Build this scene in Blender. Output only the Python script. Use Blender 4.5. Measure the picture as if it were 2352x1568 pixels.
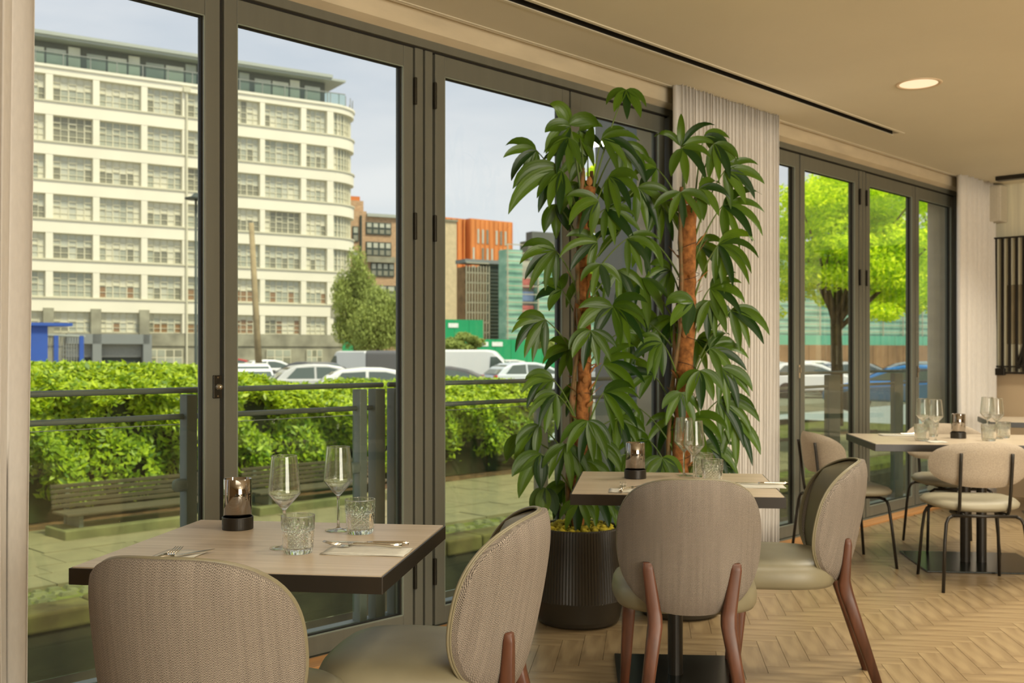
import bpy, math, random
import numpy as np
from mathutils import Vector, Matrix
random.seed(7); rng = np.random.default_rng(11)
for o in list(bpy.data.objects): bpy.data.objects.remove(o)
scn = bpy.context.scene
COL = scn.collection
PI = math.pi
# ---------------------------------------------------------------- camera (level, looking +Y)
F, CX, HY, EYE = 2400.0, 1176.0, 812.0, 1.21      # focal length in px, principal x, horizon y, eye height
cam_d = bpy.data.cameras.new('camera'); cam = bpy.data.objects.new('camera', cam_d); COL.objects.link(cam)
cam.location = (0, 0, EYE); cam.rotation_euler = (PI/2, 0, 0)
cam_d.sensor_width = 36; cam_d.lens = F/2352*36; cam_d.shift_y = (HY-784)/2352; cam_d.clip_start = .05; cam_d.clip_end = 900
cam_d.dof.use_dof = True; cam_d.dof.focus_distance = 2.6; cam_d.dof.aperture_fstop = 6.3
scn.camera = cam
scn.view_settings.view_transform = 'Standard'; scn.view_settings.look = 'None'
scn.view_settings.exposure = 0.0; scn.view_settings.gamma = 1.0; scn.view_settings.use_curve_mapping = False
# ---------------------------------------------------------------- world: bright, thin cloud
w = bpy.data.worlds.new('sky'); scn.world = w; w.use_nodes = True
nt = w.node_tree; nt.nodes.clear()
def wn(t, **k):
    n = nt.nodes.new(t)
    for a, b in k.items(): setattr(n, a, b)
    return n
tc = wn('ShaderNodeTexCoord'); mp = wn('ShaderNodeMapping'); mp.inputs['Scale'].default_value = (1.3, 1.3, 5.5)
nz = wn('ShaderNodeTexNoise'); nz.inputs['Scale'].default_value = 1.6; nz.inputs['Detail'].default_value = 5; nz.inputs['Roughness'].default_value = .5
cr = wn('ShaderNodeValToRGB'); cr.color_ramp.elements[0].position = .36; cr.color_ramp.elements[1].position = .64
cr.color_ramp.elements[0].color = (.38, .48, .64, 1); cr.color_ramp.elements[1].color = (.78, .79, .87, 1)
sx = wn('ShaderNodeSeparateXYZ'); mr = wn('ShaderNodeMapRange')
mr.inputs['From Min'].default_value = 0.0; mr.inputs['From Max'].default_value = .34; mr.inputs['To Min'].default_value = 1; mr.inputs['To Max'].default_value = 0
mx = wn('ShaderNodeMix', data_type='RGBA'); mx.inputs['B'].default_value = (.86, .88, .90, 1)
bg = wn('ShaderNodeBackground'); bg.inputs['Strength'].default_value = 1.08
out = wn('ShaderNodeOutputWorld')
L = nt.links.new
L(tc.outputs['Generated'], mp.inputs['Vector']); L(mp.outputs[0], nz.inputs['Vector']); L(nz.outputs['Fac'], cr.inputs['Fac'])
L(tc.outputs['Generated'], sx.inputs[0]); L(sx.outputs['Z'], mr.inputs['Value']); L(mr.outputs[0], mx.inputs['Factor'])
L(cr.outputs[0], mx.inputs['A']); L(mx.outputs['Result'], bg.inputs['Color']); L(bg.outputs[0], out.inputs[0])
# ---------------------------------------------------------------- window wall frame: local x = d along the wall, local y = n outward
ANG = math.radians(46.0)
d = Vector((math.cos(ANG), math.sin(ANG), 0)); n = Vector((-math.sin(ANG), math.cos(ANG), 0))
O = Vector((1.921, 6.914, 0)); CW = n.x*O.x+n.y*O.y
def ray(px, py=HY): return Vector(((px-CX)/F, 1.0, -(py-HY)/F))
def at(px, py, Y): r = ray(px, py); return Vector((r.x*Y, Y, EYE+r.z*Y))
def onz(px, py, z): Y = (EYE-z)*F/(py-HY); return Vector(((px-CX)/F*Y, Y, z))
def wl(v): q = Vector(v)-O; return Vector((q.dot(d), q.dot(n), v[2]))          # world -> wall coordinates
def S(px, t=0.0):                                                              # s along the wall where that column of the view meets plane t
    r = ray(px); Y = (CW+t)/(n.x*r.x+n.y); return wl((r.x*Y, Y, 0)).x
def WZ(px, py, t=0.0):
    r = ray(px, py); Y = (CW+t)/(n.x*r.x+n.y); return EYE+r.z*Y
def ST(px, py, z): return wl(onz(px, py, z))
# sun (high thin cloud, from behind the building) and fill lamps added to brighten the room
sd = bpy.data.lights.new('sun', 'SUN'); sd.energy = 4.8; sd.angle = math.radians(12); sd.color = (1, .91, .70)
so = bpy.data.objects.new('sun', sd); COL.objects.link(so)
so.rotation_euler = Vector((-.46, .33, -.95)).to_track_quat('-Z', 'Y').to_euler()
def area(name, loc, size, power, col, rot=(0, 0, 0), spread=130):
    a = bpy.data.lights.new(name, 'AREA'); a.shape = 'RECTANGLE'; a.size, a.size_y = size; a.energy = power; a.color = col; a.spread = math.radians(spread)
    o = bpy.data.objects.new(name, a); COL.objects.link(o); o.location = loc; o.rotation_euler = rot; return o
WARM = (1, .925, .75)
area('ceiling_fill', (0.3, -.3, 2.60), (2.4, 1.8), 62, WARM)  # unseen overhead panels added as soft fill
area('ceiling_fill', (3.0, -1.8, 2.60), (2.4, 2.4), 95, WARM)
area('room_fill_panel', (3.6, -3.0, 1.55), (3.6, 2.0), 305, (1, .93, .78), Vector((.16, -1, .0)).to_track_quat('Z', 'Y').to_euler(), 170)  # unseen panel added to light the curtains and far chairs
for _x, _y, _p in ((.9, 2.2, 12), (2.2, 2.6, 16), (2.1, 4.6, 16), (3.6, 3.6, 18), (4.8, 4.6, 18), (3.3, 5.9, 16), (4.3, 7.2, 20), (5.4, 6.2, 18), (3.4, 1.4, 16)):
    area('room_fill', (_x, _y, 2.645), (.5, .5), _p*1.3, WARM, spread=125)  # unseen overhead fill added to brighten the room, no fitting built
# ---------------------------------------------------------------- materials
M = {}
def _m(name):
    m = bpy.data.materials.new(name); m.use_nodes = True; M[name] = m
    return m, m.node_tree, m.node_tree.nodes['Principled BSDF']
def C4(c, k=1): return (c[0]*k, c[1]*k, c[2]*k, 1)
def mat(name, c, rough=.6, metal=0, noise=.12, scale=8, stretch=(1, 1, 1), bump=0, island=0, coord='Object', spec=.5, c2=None, detail=4, tiny=0, transl=0):
    m, t, b = _m(name); N = t.nodes.new; K = t.links.new
    co = N('ShaderNodeTexCoord'); ma = N('ShaderNodeMapping'); ma.inputs['Scale'].default_value = stretch
    no = N('ShaderNodeTexNoise'); no.inputs['Scale'].default_value = scale; no.inputs['Detail'].default_value = detail
    K(co.outputs[coord], ma.inputs['Vector']); K(ma.outputs[0], no.inputs['Vector'])
    r = N('ShaderNodeValToRGB'); r.color_ramp.elements[0].position = .3; r.color_ramp.elements[1].position = .7
    c2 = c2 or tuple(x*(1+noise) for x in c)
    r.color_ramp.elements[0].color = C4(c, 1-noise); r.color_ramp.elements[1].color = C4(c2)
    K(no.outputs['Fac'], r.inputs['Fac']); last = r.outputs[0]
    if island:
        g = N('ShaderNodeNewGeometry'); h = N('ShaderNodeHueSaturation'); mm = N('ShaderNodeMapRange')
        mm.inputs['To Min'].default_value = 1-island; mm.inputs['To Max'].default_value = 1+island
        K(g.outputs['Random Per Island'], mm.inputs['Value']); K(mm.outputs[0], h.inputs['Value']); K(last, h.inputs['Color']); last = h.outputs[0]
    K(last, b.inputs['Base Color'])
    b.inputs['Roughness'].default_value = rough; b.inputs['Metallic'].default_value = metal; b.inputs['Specular IOR Level'].default_value = spec
    if bump:
        bn = N('ShaderNodeBump'); bn.inputs['Strength'].default_value = bump; bn.inputs['Distance'].default_value = .01
        K(no.outputs['Fac'], bn.inputs['Height']); K(bn.outputs[0], b.inputs['Normal'])
    if transl:
        tr = N('ShaderNodeBsdfTranslucent'); mi = N('ShaderNodeMixShader'); mi.inputs[0].default_value = transl
        o_ = t.nodes['Material Output']; K(last, tr.inputs['Color']); K(b.outputs[0], mi.inputs[1]); K(tr.outputs[0], mi.inputs[2]); K(mi.outputs[0], o_.inputs[0])
    return m
def thin_glass(name, tint, refl=.05, tr=1.0, rough=0.0, haze=0.0):
    m, t, b = _m(name); t.nodes.remove(b); N = t.nodes.new; K = t.links.new
    lw = N('ShaderNodeLayerWeight'); lw.inputs['Blend'].default_value = .5
    p = N('ShaderNodeMath'); p.operation = 'POWER'; p.inputs[1].default_value = 4.0
    q = N('ShaderNodeMath'); q.operation = 'MULTIPLY_ADD'; q.inputs[1].default_value = .9; q.inputs[2].default_value = refl
    T = N('ShaderNodeBsdfTransparent'); T.inputs[0].default_value = C4(tint, tr)
    G = N('ShaderNodeBsdfGlossy'); G.inputs['Roughness'].default_value = rough
    x = N('ShaderNodeMixShader'); K(lw.outputs['Facing'], p.inputs[0]); K(p.outputs[0], q.inputs[0]); K(q.outputs[0], x.inputs[0])
    K(T.outputs[0], x.inputs[1]); K(G.outputs[0], x.inputs[2]); last = x
    if haze:
        D = N('ShaderNodeBsdfTranslucent'); D.inputs[0].default_value = (.8, .85, .75, 1)
        D2 = N('ShaderNodeBsdfDiffuse'); D2.inputs[0].default_value = (.75, .8, .7, 1)
        s1 = N('ShaderNodeMixShader'); s1.inputs[0].default_value = .5; K(D.outputs[0], s1.inputs[1]); K(D2.outputs[0], s1.inputs[2])
        s2 = N('ShaderNodeMixShader'); s2.inputs[0].default_value = haze; K(x.outputs[0], s2.inputs[1]); K(s1.outputs[0], s2.inputs[2]); last = s2
    K(last.outputs[0], t.nodes['Material Output'].inputs[0]); return m
def emis(name, c, s):
    m, t, b = _m(name); b.inputs['Base Color'].default_value = C4(c); b.inputs['Emission Color'].default_value = C4(c); b.inputs['Emission Strength'].default_value = s; return m
mat('ceiling_paint', (.74, .69, .55), .8, noise=.03, scale=1.5)
mat('plaster', (.64, .55, .39), .8, noise=.10, scale=3, stretch=(1, 1, 3))
mat('wall_warm', (.55, .42, .27), .8, noise=.04, scale=2)
mat('wallpaper', (.76, .72, .55), .8, noise=.10, scale=6, stretch=(6, 6, .15))
mat('frame_grey', (.145, .145, .115), .42, noise=.06, scale=6, stretch=(3, 3, .2), spec=.4)
mat('gasket', (.012, .010, .006), .7, noise=.1)
mat('bead_light', (.24, .27, .22), .4, noise=.05)
mat('sill_wood', (.50, .25, .09), .5, noise=.2, scale=10, stretch=(.3, 6, 6))
mat('hinge_black', (.03, .026, .018), .4, metal=.6)
mat('chrome', (.75, .72, .66), .15, metal=1, noise=.02)
mat('steel_cutlery', (.72, .68, .60), .2, metal=1, noise=.03)
thin_glass('window_glass', (.97, .985, .96), .030, 1.0)
thin_glass('rail_glass', (.86, .92, .82), .05, 1.0, haze=.006)
mat('curtain_white', (.90, .86, .81), .9, noise=.03, scale=90, stretch=(1, 1, .3), transl=.15)
mat('track_white', (.8, .77, .7), .25, noise=.02)
mat('vent_black', (.008, .007, .005), .9, noise=.1)
mat('leather', (.205, .180, .112), .42, noise=.08, scale=9, bump=.05, detail=6)
mat('leather_pale', (.31, .275, .19), .5, noise=.06, scale=9)
mat('linen', (.42, .35, .27), .95, noise=.13, scale=170, bump=.1)
mat('walnut', (.095, .034, .017), .42, noise=.40, scale=14, stretch=(2.5, 2.5, .25), detail=6)
mat('black_metal', (.022, .018, .013), .38, metal=.3, noise=.1)
mat('base_plate', (.016, .018, .014), .22, metal=.4, noise=.1, scale=3)
mat('table_edge', (.020, .016, .012), .34, noise=.15, scale=3)
mat('napkin', (.56, .54, .47), .9, noise=.05, scale=60)
mat('pot', (.030, .024, .015), .42, noise=.15, scale=4)
mat('moss_nugget', (.42, .34, .02), .9, noise=.35, scale=30, bump=.5, island=.25)
mat('coir', (.33, .13, .035), .95, noise=.45, scale=38, bump=1.0, detail=8)
mat('aerial_stem', (.10, .12, .03), .6, noise=.35, scale=18, c2=(.30, .14, .05))
mat('dry_sheath', (.42, .19, .06), .8, noise=.35, scale=20)
mat('petiole', (.10, .16, .025), .5, noise=.15, scale=10)
mat('wire_black', (.02, .015, .01), .6)
emis('flame', (1, .35, .06), 2.2)
emis('lamp_lens', (1, .80, .56), .75)
mat('lamp_ring', (.75, .60, .42), .5, noise=.02)
mat('speaker_white', (.62, .57, .46), .7, noise=.05, scale=80)
mat('reflection_cream', (.86, .82, .62), .8, noise=.08, scale=6, stretch=(6, 6, .15))
mat('reflection_taupe', (.30, .25, .15), .8, noise=.1)
# exterior
mat('rail_paint', (.16, .19, .16), .5, noise=.12, scale=5)
mat('pav', (.27, .23, .13), .85, noise=.14, scale=2.5, bump=.1, island=.14)
mat('cobble', (.20, .20, .09), .85, noise=.25, scale=7, bump=.2, island=.25)
mat('moss_ground', (.12, .14, .025), .95, noise=.45, scale=6, c2=(.22, .24, .04))
mat('kerbstone', (.12, .075, .02), .9, noise=.5, scale=2.5, bump=.4, c2=(.20, .17, .05), island=.1)
mat('well_wall', (.040, .036, .018), .95, noise=.5, scale=2.2, bump=.3)
mat('plinth', (.19, .19, .08), .9, noise=.3, scale=3)
mat('bench_wood', (.10, .082, .048), .85, noise=.25, scale=5, stretch=(.4, 4, 4), island=.12)
mat('soil', (.07, .045, .02), .95, noise=.5, scale=6, c2=(.20, .10, .04))
mat('hedge_shade', (.015, .028, .004), .95, noise=.5, scale=3)
mat('asphalt', (.26, .25, .21), .95, noise=.12, scale=1)
mat('white_render', (.84, .80, .64), .85, noise=.05, scale=.25)
mat('grey_stone', (.30, .29, .21), .9, noise=.3, scale=.8)
mat('grey_blue', (.23, .25, .24), .8, noise=.08, scale=.3)
mat('roof_dark', (.12, .13, .11), .7, noise=.1, scale=.3)
mat('roof_pale', (.42, .45, .39), .6, noise=.05)
mat('win_frame', (.66, .63, .46), .7, noise=.03)
mat('frame_dark', (.05, .07, .06), .6)
for k, c in enumerate(((.40, .42, .33), (.25, .25, .18), (.70, .68, .52), (.54, .55, .44), (.30, .19, .10))): mat('pane%d' % k, c, .12, noise=.12, scale=.6, spec=.6)
mat('pane_warm', (.24, .12, .05), .2, noise=.4, scale=.5)
thin_glass('balcony_glass', (.86, .94, .88), .05)
mat('blue_paint', (.03, .10, .42), .6, noise=.08, scale=.7)
mat('mesh_grey', (.30, .31, .28), .8)
mat('brick', (.52, .34, .20), .9, noise=.25, scale=2.5, stretch=(1, 1, 4))
mat('brick_red', (.50, .20, .07), .9, noise=.2, scale=2.5, stretch=(1, 1, 4))
mat('terracotta', (.62, .20, .06), .9)
mat('cream_brick', (.66, .53, .32), .9, noise=.1, scale=2)
mat('rust_orange', (.72, .26, .07), .8, noise=.18, scale=.6, stretch=(4, 4, .3))
mat('louvre_grey', (.16, .17, .12), .8, noise=.12, scale=.5)
mat('scaffold_brown', (.28, .17, .08), .9, noise=.3, scale=.8)
mat('hoarding_green', (.012, .34, .13), .7, noise=.08, scale=.4)
mat('net_green', (.22, .50, .36), .9, noise=.2, scale=.35, stretch=(1, 1, 2.5), c2=(.42, .68, .52))
mat('screen_green', (.16, .50, .33), .8, noise=.1, scale=.4)
mat('net_panel', (.52, .50, .42), .9, noise=.2, scale=.5)
mat('pole_metal', (.45, .42, .30), .7)
mat('pink_sheet', (.62, .18, .16), .9); mat('blue_sheet', (.20, .30, .50), .9); mat('sign_white', (.85, .87, .82), .7)
mat('timber_pole', (.34, .27, .15), .9, noise=.2, scale=2)
mat('bark', (.10, .065, .022), .95, noise=.35, scale=5, bump=.4)
mat('tyre', (.02, .02, .02), .9); mat('car_glass', (.10, .13, .11), .08, noise=.1, scale=.5, spec=.9); mat('tail_red', (.55, .03, .03), .3)
for nme, c in (('car_white', (.82, .83, .80)), ('car_grey', (.12, .12, .12)), ('car_silver', (.55, .56, .54)), ('car_blue', (.05, .25, .62)), ('car_red', (.45, .05, .05)), ('car_pale', (.62, .68, .70))):
    mat(nme, c, .25, noise=.03, scale=.5)
def leafmat(name, c, c2, tr, rough=.45, spec=.5, isl=.3, veins=False):
    m, t, b = _m(name); N = t.nodes.new; K = t.links.new
    g = N('ShaderNodeNewGeometry'); r = N('ShaderNodeValToRGB'); r.color_ramp.elements[0].color = C4(c); r.color_ramp.elements[1].color = C4(c2)
    K(g.outputs['Random Per Island'], r.inputs['Fac']); last = r.outputs[0]
    if veins:
        uv = N('ShaderNodeTexCoord'); wv = N('ShaderNodeTexWave'); wv.inputs['Scale'].default_value = 1.6; wv.inputs['Distortion'].default_value = .6
        ma = N('ShaderNodeMapping'); ma.inputs['Scale'].default_value = (1, .06, 1)
        K(uv.outputs['UV'], ma.inputs[0]); K(ma.outputs[0], wv.inputs['Vector'])
        h = N('ShaderNodeHueSaturation'); mm = N('ShaderNodeMapRange'); mm.inputs['To Min'].default_value = .92; mm.inputs['To Max'].default_value = 1.05
        K(wv.outputs['Fac'], mm.inputs[0]); K(mm.outputs[0], h.inputs['Value']); K(last, h.inputs['Color']); last = h.outputs[0]
        bn = N('ShaderNodeBump'); bn.inputs['Strength'].default_value = .06; bn.inputs['Distance'].default_value = .004
        K(wv.outputs['Fac'], bn.inputs['Height']); K(bn.outputs[0], b.inputs['Normal'])
    K(last, b.inputs['Base Color']); b.inputs['Roughness'].default_value = rough; b.inputs['Specular IOR Level'].default_value = spec
    tn = N('ShaderNodeBsdfTranslucent'); hs = N('ShaderNodeHueSaturation'); hs.inputs['Value'].default_value = 1.6; hs.inputs['Hue'].default_value = .485
    K(last, hs.inputs['Color']); K(hs.outputs[0], tn.inputs[0])
    mi = N('ShaderNodeMixShader'); mi.inputs[0].default_value = tr; K(b.outputs[0], mi.inputs[1]); K(tn.outputs[0], mi.inputs[2]); K(mi.outputs[0], t.nodes['Material Output'].inputs[0])
    return m
leafmat('hedge_leaf', (.10, .22, .006), (.54, .68, .02), .28)
leafmat('tree_leaf', (.30, .50, .008), (.86, .96, .04), .48, rough=.6, spec=.2)
leafmat('birch_leaf', (.20, .26, .06), (.42, .50, .14), .3, rough=.7, spec=.2)
leafmat('house_leaf', (.010, .048, .004), (.10, .20, .008), .30, rough=.36, spec=.45, veins=True)
# floor and table woods
def wood(name, c1, c2, rough, island, sc=(3, 40, 1), spec=.5):
    m, t, b = _m(name); N = t.nodes.new; K = t.links.new
    uv = N('ShaderNodeTexCoord'); ma = N('ShaderNodeMapping'); ma.inputs['Scale'].default_value = sc
    g = N('ShaderNodeNewGeometry'); cb = N('ShaderNodeCombineXYZ'); ml = N('ShaderNodeMath'); ml.operation = 'MULTIPLY'; ml.inputs[1].default_value = 57
    K(g.outputs['Random Per Island'], ml.inputs[0]); K(ml.outputs[0], cb.inputs[0]); K(ml.outputs[0], cb.inputs[1]); K(cb.outputs[0], ma.inputs['Location'])
    K(uv.outputs['UV'], ma.inputs[0]); no = N('ShaderNodeTexNoise'); no.inputs['Scale'].default_value = 1.0; no.inputs['Detail'].default_value = 6; no.inputs['Distortion'].default_value = .4
    K(ma.outputs[0], no.inputs['Vector']); r = N('ShaderNodeValToRGB'); r.color_ramp.elements[0].position = .3; r.color_ramp.elements[1].position = .68
    r.color_ramp.elements[0].color = C4(c1); r.color_ramp.elements[1].color = C4(c2); K(no.outputs['Fac'], r.inputs[0]); last = r.outputs[0]
    if island:
        h = N('ShaderNodeHueSaturation'); mm = N('ShaderNodeMapRange'); mm.inputs['To Min'].default_value = 1-island; mm.inputs['To Max'].default_value = 1+island
        K(g.outputs['Random Per Island'], mm.inputs[0]); K(mm.outputs[0], h.inputs['Value']); K(last, h.inputs['Color']); last = h.outputs[0]
    K(last, b.inputs['Base Color']); b.inputs['Roughness'].default_value = rough; b.inputs['Specular IOR Level'].default_value = spec
    return m
wood('parquet', (.225, .150, .075), (.365, .262, .138), .33, .18, (4, 30, 1))
wood('oak_top', (.44, .35, .24), (.58, .48, .36), .34, 0, (2.2, 55, 1))
# herringbone tweed
def tweed():
    m, t, b = _m('tweed'); N = t.nodes.new; K = t.links.new
    def mth(op, a, c=None, e=None):
        x = N('ShaderNodeMath'); x.operation = op
        for i, v in enumerate((a, c, e)):
            if v is None: continue
            if isinstance(v, (int, float)): x.inputs[i].default_value = v
            else: K(v, x.inputs[i])
        return x.outputs[0]
    uv = N('ShaderNodeTexCoord'); sp = N('ShaderNodeSeparateXYZ'); K(uv.outputs['UV'], sp.inputs[0])
    no = N('ShaderNodeTexNoise'); no.inputs['Scale'].default_value = 60; K(uv.outputs['UV'], no.inputs['Vector'])
    u = mth('MULTIPLY', sp.outputs[0], 1/.0092); v = sp.outputs[1]
    tri = mth('ABSOLUTE', mth('SUBTRACT', mth('FRACT', u), .5))
    ph = mth('ADD', mth('MULTIPLY', v, 1/.0050), mth('MULTIPLY', tri, 3.6))
    ph = mth('ADD', ph, mth('MULTIPLY', no.outputs['Fac'], .35))
    st = mth('ABSOLUTE', mth('SUBTRACT', mth('FRACT', ph), .5))
    n2 = N('ShaderNodeTexNoise'); n2.inputs['Scale'].default_value = 420; n2.inputs['Detail'].default_value = 2; K(uv.outputs['UV'], n2.inputs['Vector'])
    mp2 = N('ShaderNodeMapping'); mp2.inputs['Scale'].default_value = (90, 3, 1); K(uv.outputs['UV'], mp2.inputs[0])
    n3 = N('ShaderNodeTexNoise'); n3.inputs['Scale'].default_value = 1; K(mp2.outputs[0], n3.inputs['Vector'])
    f = mth('ADD', mth('MULTIPLY', st, 2.0), mth('MULTIPLY', mth('SUBTRACT', n2.outputs['Fac'], .5), .6))
    f = mth('ADD', f, mth('MULTIPLY', mth('SUBTRACT', n3.outputs['Fac'], .5), .28))
    r = N('ShaderNodeValToRGB'); r.color_ramp.elements[0].position = .30; r.color_ramp.elements[1].position = .66
    r.color_ramp.elements[0].color = (.027, .022, .019, 1); r.color_ramp.elements[1].color = (.42, .36, .30, 1)
    K(f, r.inputs[0]); K(r.outputs[0], b.inputs['Base Color']); b.inputs['Roughness'].default_value = .95; b.inputs['Specular IOR Level'].default_value = .15
    bn = N('ShaderNodeBump'); bn.inputs['Strength'].default_value = .5; bn.inputs['Distance'].default_value = .0015; K(f, bn.inputs['Height']); K(bn.outputs[0], b.inputs['Normal'])
tweed()
def cutglass():
    m, t, b = _m('cut_glass'); t.nodes.remove(b); N = t.nodes.new; K = t.links.new
    g = N('ShaderNodeBsdfGlass'); g.inputs['IOR'].default_value = 1.45; g.inputs['Color'].default_value = (.98, .99, .97, 1)
    T = N('ShaderNodeBsdfTransparent'); x = N('ShaderNodeMixShader'); x.inputs[0].default_value = .22
    K(g.outputs[0], x.inputs[1]); K(T.outputs[0], x.inputs[2]); K(x.outputs[0], t.nodes['Material Output'].inputs[0])
cutglass()
def winemat():
    m, t, b = _m('wine_glass'); t.nodes.remove(b); N = t.nodes.new; K = t.links.new
    g = N('ShaderNodeBsdfGlass'); g.inputs['IOR'].default_value = 1.45; g.inputs['Color'].default_value = (.99, .995, .98, 1)
    T = N('ShaderNodeBsdfTransparent'); x = N('ShaderNodeMixShader'); x.inputs[0].default_value = .15
    K(g.outputs[0], x.inputs[1]); K(T.outputs[0], x.inputs[2]); K(x.outputs[0], t.nodes['Material Output'].inputs[0])
winemat()
def smoked():
    m, t, b = _m('smoked_mirror'); N = t.nodes.new; K = t.links.new
    b.inputs['Base Color'].default_value = (.42, .39, .36, 1); b.inputs['Metallic'].default_value = 1; b.inputs['Roughness'].default_value = .04
    T = N('ShaderNodeBsdfTransparent'); T.inputs[0].default_value = (.75, .62, .5, 1); x = N('ShaderNodeMixShader'); x.inputs[0].default_value = .14
    K(b.outputs[0], x.inputs[1]); K(T.outputs[0], x.inputs[2]); K(x.outputs[0], t.nodes['Material Output'].inputs[0])
smoked()
# ---------------------------------------------------------------- mesh builder
def smoothstep(a, b, x): t = min(1, max(0, (x-a)/(b-a))); return t*t*(3-2*t)
class MB:
    def __init__(s): s.v = []; s.f = []; s.uv = []
    def add(s, vs, fs, uv=None):
        o = len(s.v); s.v += [tuple(x) for x in vs]
        for k, f in enumerate(fs):
            s.f.append([o+i for i in f]); s.uv.append([uv[i] for i in f] if uv else None)
        return s
    def box(s, x0, x1, y0, y1, z0, z1):
        x0, x1 = min(x0, x1), max(x0, x1); y0, y1 = min(y0, y1), max(y0, y1); z0, z1 = min(z0, z1), max(z0, z1)
        vs = [(x, y, z) for z in (z0, z1) for x, y in ((x0, y0), (x1, y0), (x1, y1), (x0, y1))]
        return s.add(vs, [(3, 2, 1, 0), (4, 5, 6, 7), (0, 1, 5, 4), (1, 2, 6, 5), (2, 3, 7, 6), (3, 0, 4, 7)])
    def quad(s, a, b, c, e, uv=None): return s.add([a, b, c, e], [(0, 1, 2, 3)], uv)
    def prism(s, poly, z0, z1):
        k = len(poly); vs = [(x, y, z0) for x, y in poly]+[(x, y, z1) for x, y in poly]
        return s.add(vs, [tuple(range(k))[::-1], tuple(range(k, 2*k))]+[(i, (i+1) % k, k+(i+1) % k, k+i) for i in range(k)])
    def prismy(s, poly, y0, y1):                         # polygon in xz, extruded along y
        k = len(poly); vs = [(x, y0, z) for x, z in poly]+[(x, y1, z) for x, z in poly]
        return s.add(vs, [tuple(range(k)), tuple(range(k, 2*k))[::-1]]+[((i+1) % k, i, k+i, k+(i+1) % k) for i in range(k)])
    def lathe(s, prof, k=32, c=(0, 0, 0), close=False):
        vs = []; fs = []
        for r, z in prof:
            for i in range(k): a = 2*PI*i/k; vs.append((c[0]+r*math.cos(a), c[1]+r*math.sin(a), c[2]+z))
        m = len(prof)
        for j in range(m-1 if not close else m):
            j2 = (j+1) % m
            for i in range(k): i2 = (i+1) % k; fs.append((j*k+i, j*k+i2, j2*k+i2, j2*k+i))
        if not close:
            if prof[0][0] > 1e-4: fs.append(tuple(range(k))[::-1])
            if prof[-1][0] > 1e-4: fs.append(tuple((m-1)*k+i for i in range(k)))
        return s.add(vs, fs)
    def tube(s, pts, r, k=8, flat=None, cap=True):
        pts = [Vector(p) for p in pts]; m = len(pts); rs = r if isinstance(r, (list, tuple)) else [r]*m
        vs = []; fs = []; up = None
        for i, p in enumerate(pts):
            tg = (pts[min(i+1, m-1)]-pts[max(i-1, 0)]).normalized()
            if up is None:
                up = Vector((0, 1, 0)) if abs(tg.y) < .9 else Vector((1, 0, 0))
            a = tg.cross(up).normalized(); up = a.cross(tg).normalized()
            for q in range(k):
                an = 2*PI*(q+.5)/k; ca, sa = math.cos(an), math.sin(an)
                if flat: ca *= flat[0]; sa *= flat[1]
                vs.append(p+(a*ca+up*sa)*rs[i])
        for i in range(m-1):
            for q in range(k): q2 = (q+1) % k; fs.append((i*k+q2, i*k+q, (i+1)*k+q, (i+1)*k+q2))
        if cap: fs += [tuple(range(k)), tuple((m-1)*k+q for q in range(k))[::-1]]
        return s.add(vs, fs)
    def grid(s, fn, nu, nv, uvf=None, flip=False):
        vs = []; uv = []
        for j in range(nv+1):
            for i in range(nu+1):
                vs.append(fn(i/nu, j/nv)); uv.append(uvf(i/nu, j/nv) if uvf else (i/nu, j/nv))
        fs = []
        for j in range(nv):
            for i in range(nu):
                a = j*(nu+1)+i; q = (a, a+1, a+nu+2, a+nu+1); fs.append(q[::-1] if flip else q)
        return s.add(vs, fs, uv)
    def mesh(s, name, m, smooth=False):
        me = bpy.data.meshes.new(name); me.from_pydata(s.v, [], s.f); me.materials.append(M[m])
        if any(u is not None for u in s.uv):
            l = me.uv_layers.new(name='UVMap'); dat = []
            for f, u in zip(s.f, s.uv):
                for q in (u if u is not None else [(0, 0)]*len(f)): dat += [q[0], q[1]]
            l.data.foreach_set('uv', dat)
        if smooth: me.polygons.foreach_set('use_smooth', [True]*len(me.polygons))
        me.update(); return me
    def build(s, name, m, parent=None, smooth=False, bevel=0, kind=None, label=None, sub=0, seg=2):
        return link(name, s.mesh(name, m, smooth), parent, bevel, kind, label, sub, seg)
def link(name, me, parent=None, bevel=0, kind=None, label=None, sub=0, seg=2):
    o = bpy.data.objects.new(name, me); COL.objects.link(o)
    if parent is not None: o.parent = parent
    if bevel:
        b = o.modifiers.new('bevel', 'BEVEL'); b.width = bevel; b.segments = seg; b.limit_method = 'ANGLE'; b.harden_normals = False
    if sub: q = o.modifiers.new('sub', 'SUBSURF'); q.levels = q.render_levels = sub
    if kind: o['kind'] = kind
    if label: o['label'] = label
    return o
def thing(name, label, cat, loc=(0, 0, 0), rz=0, group=None, kind=None):
    o = bpy.data.objects.new(name, None); COL.objects.link(o); o.location = loc; o.rotation_euler = (0, 0, rz); o.empty_display_size = .1
    if kind: o['kind'] = kind
    if label: o['label'] = label
    if cat: o['category'] = cat
    if group: o['group'] = group
    return o
def tag(o, label, cat, group=None):
    o['label'] = label; o['category'] = cat
    if group: o['group'] = group
    return o
def copy_tree(o, parent=None):
    c = o.copy(); COL.objects.link(c); c.parent = parent
    for ch in list(o.children): copy_tree(ch, c)
    return c
def wroot(name, kind='structure', **k): return thing(name, None, None, tuple(O), ANG, kind=kind, **k)   # Empty in wall coordinates
def wthing(name, label, cat, s, t, z=0, group=None, rz=0): return thing(name, label, cat, tuple(O+d*s+n*t+Vector((0, 0, z))), ANG+rz, group)
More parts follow.
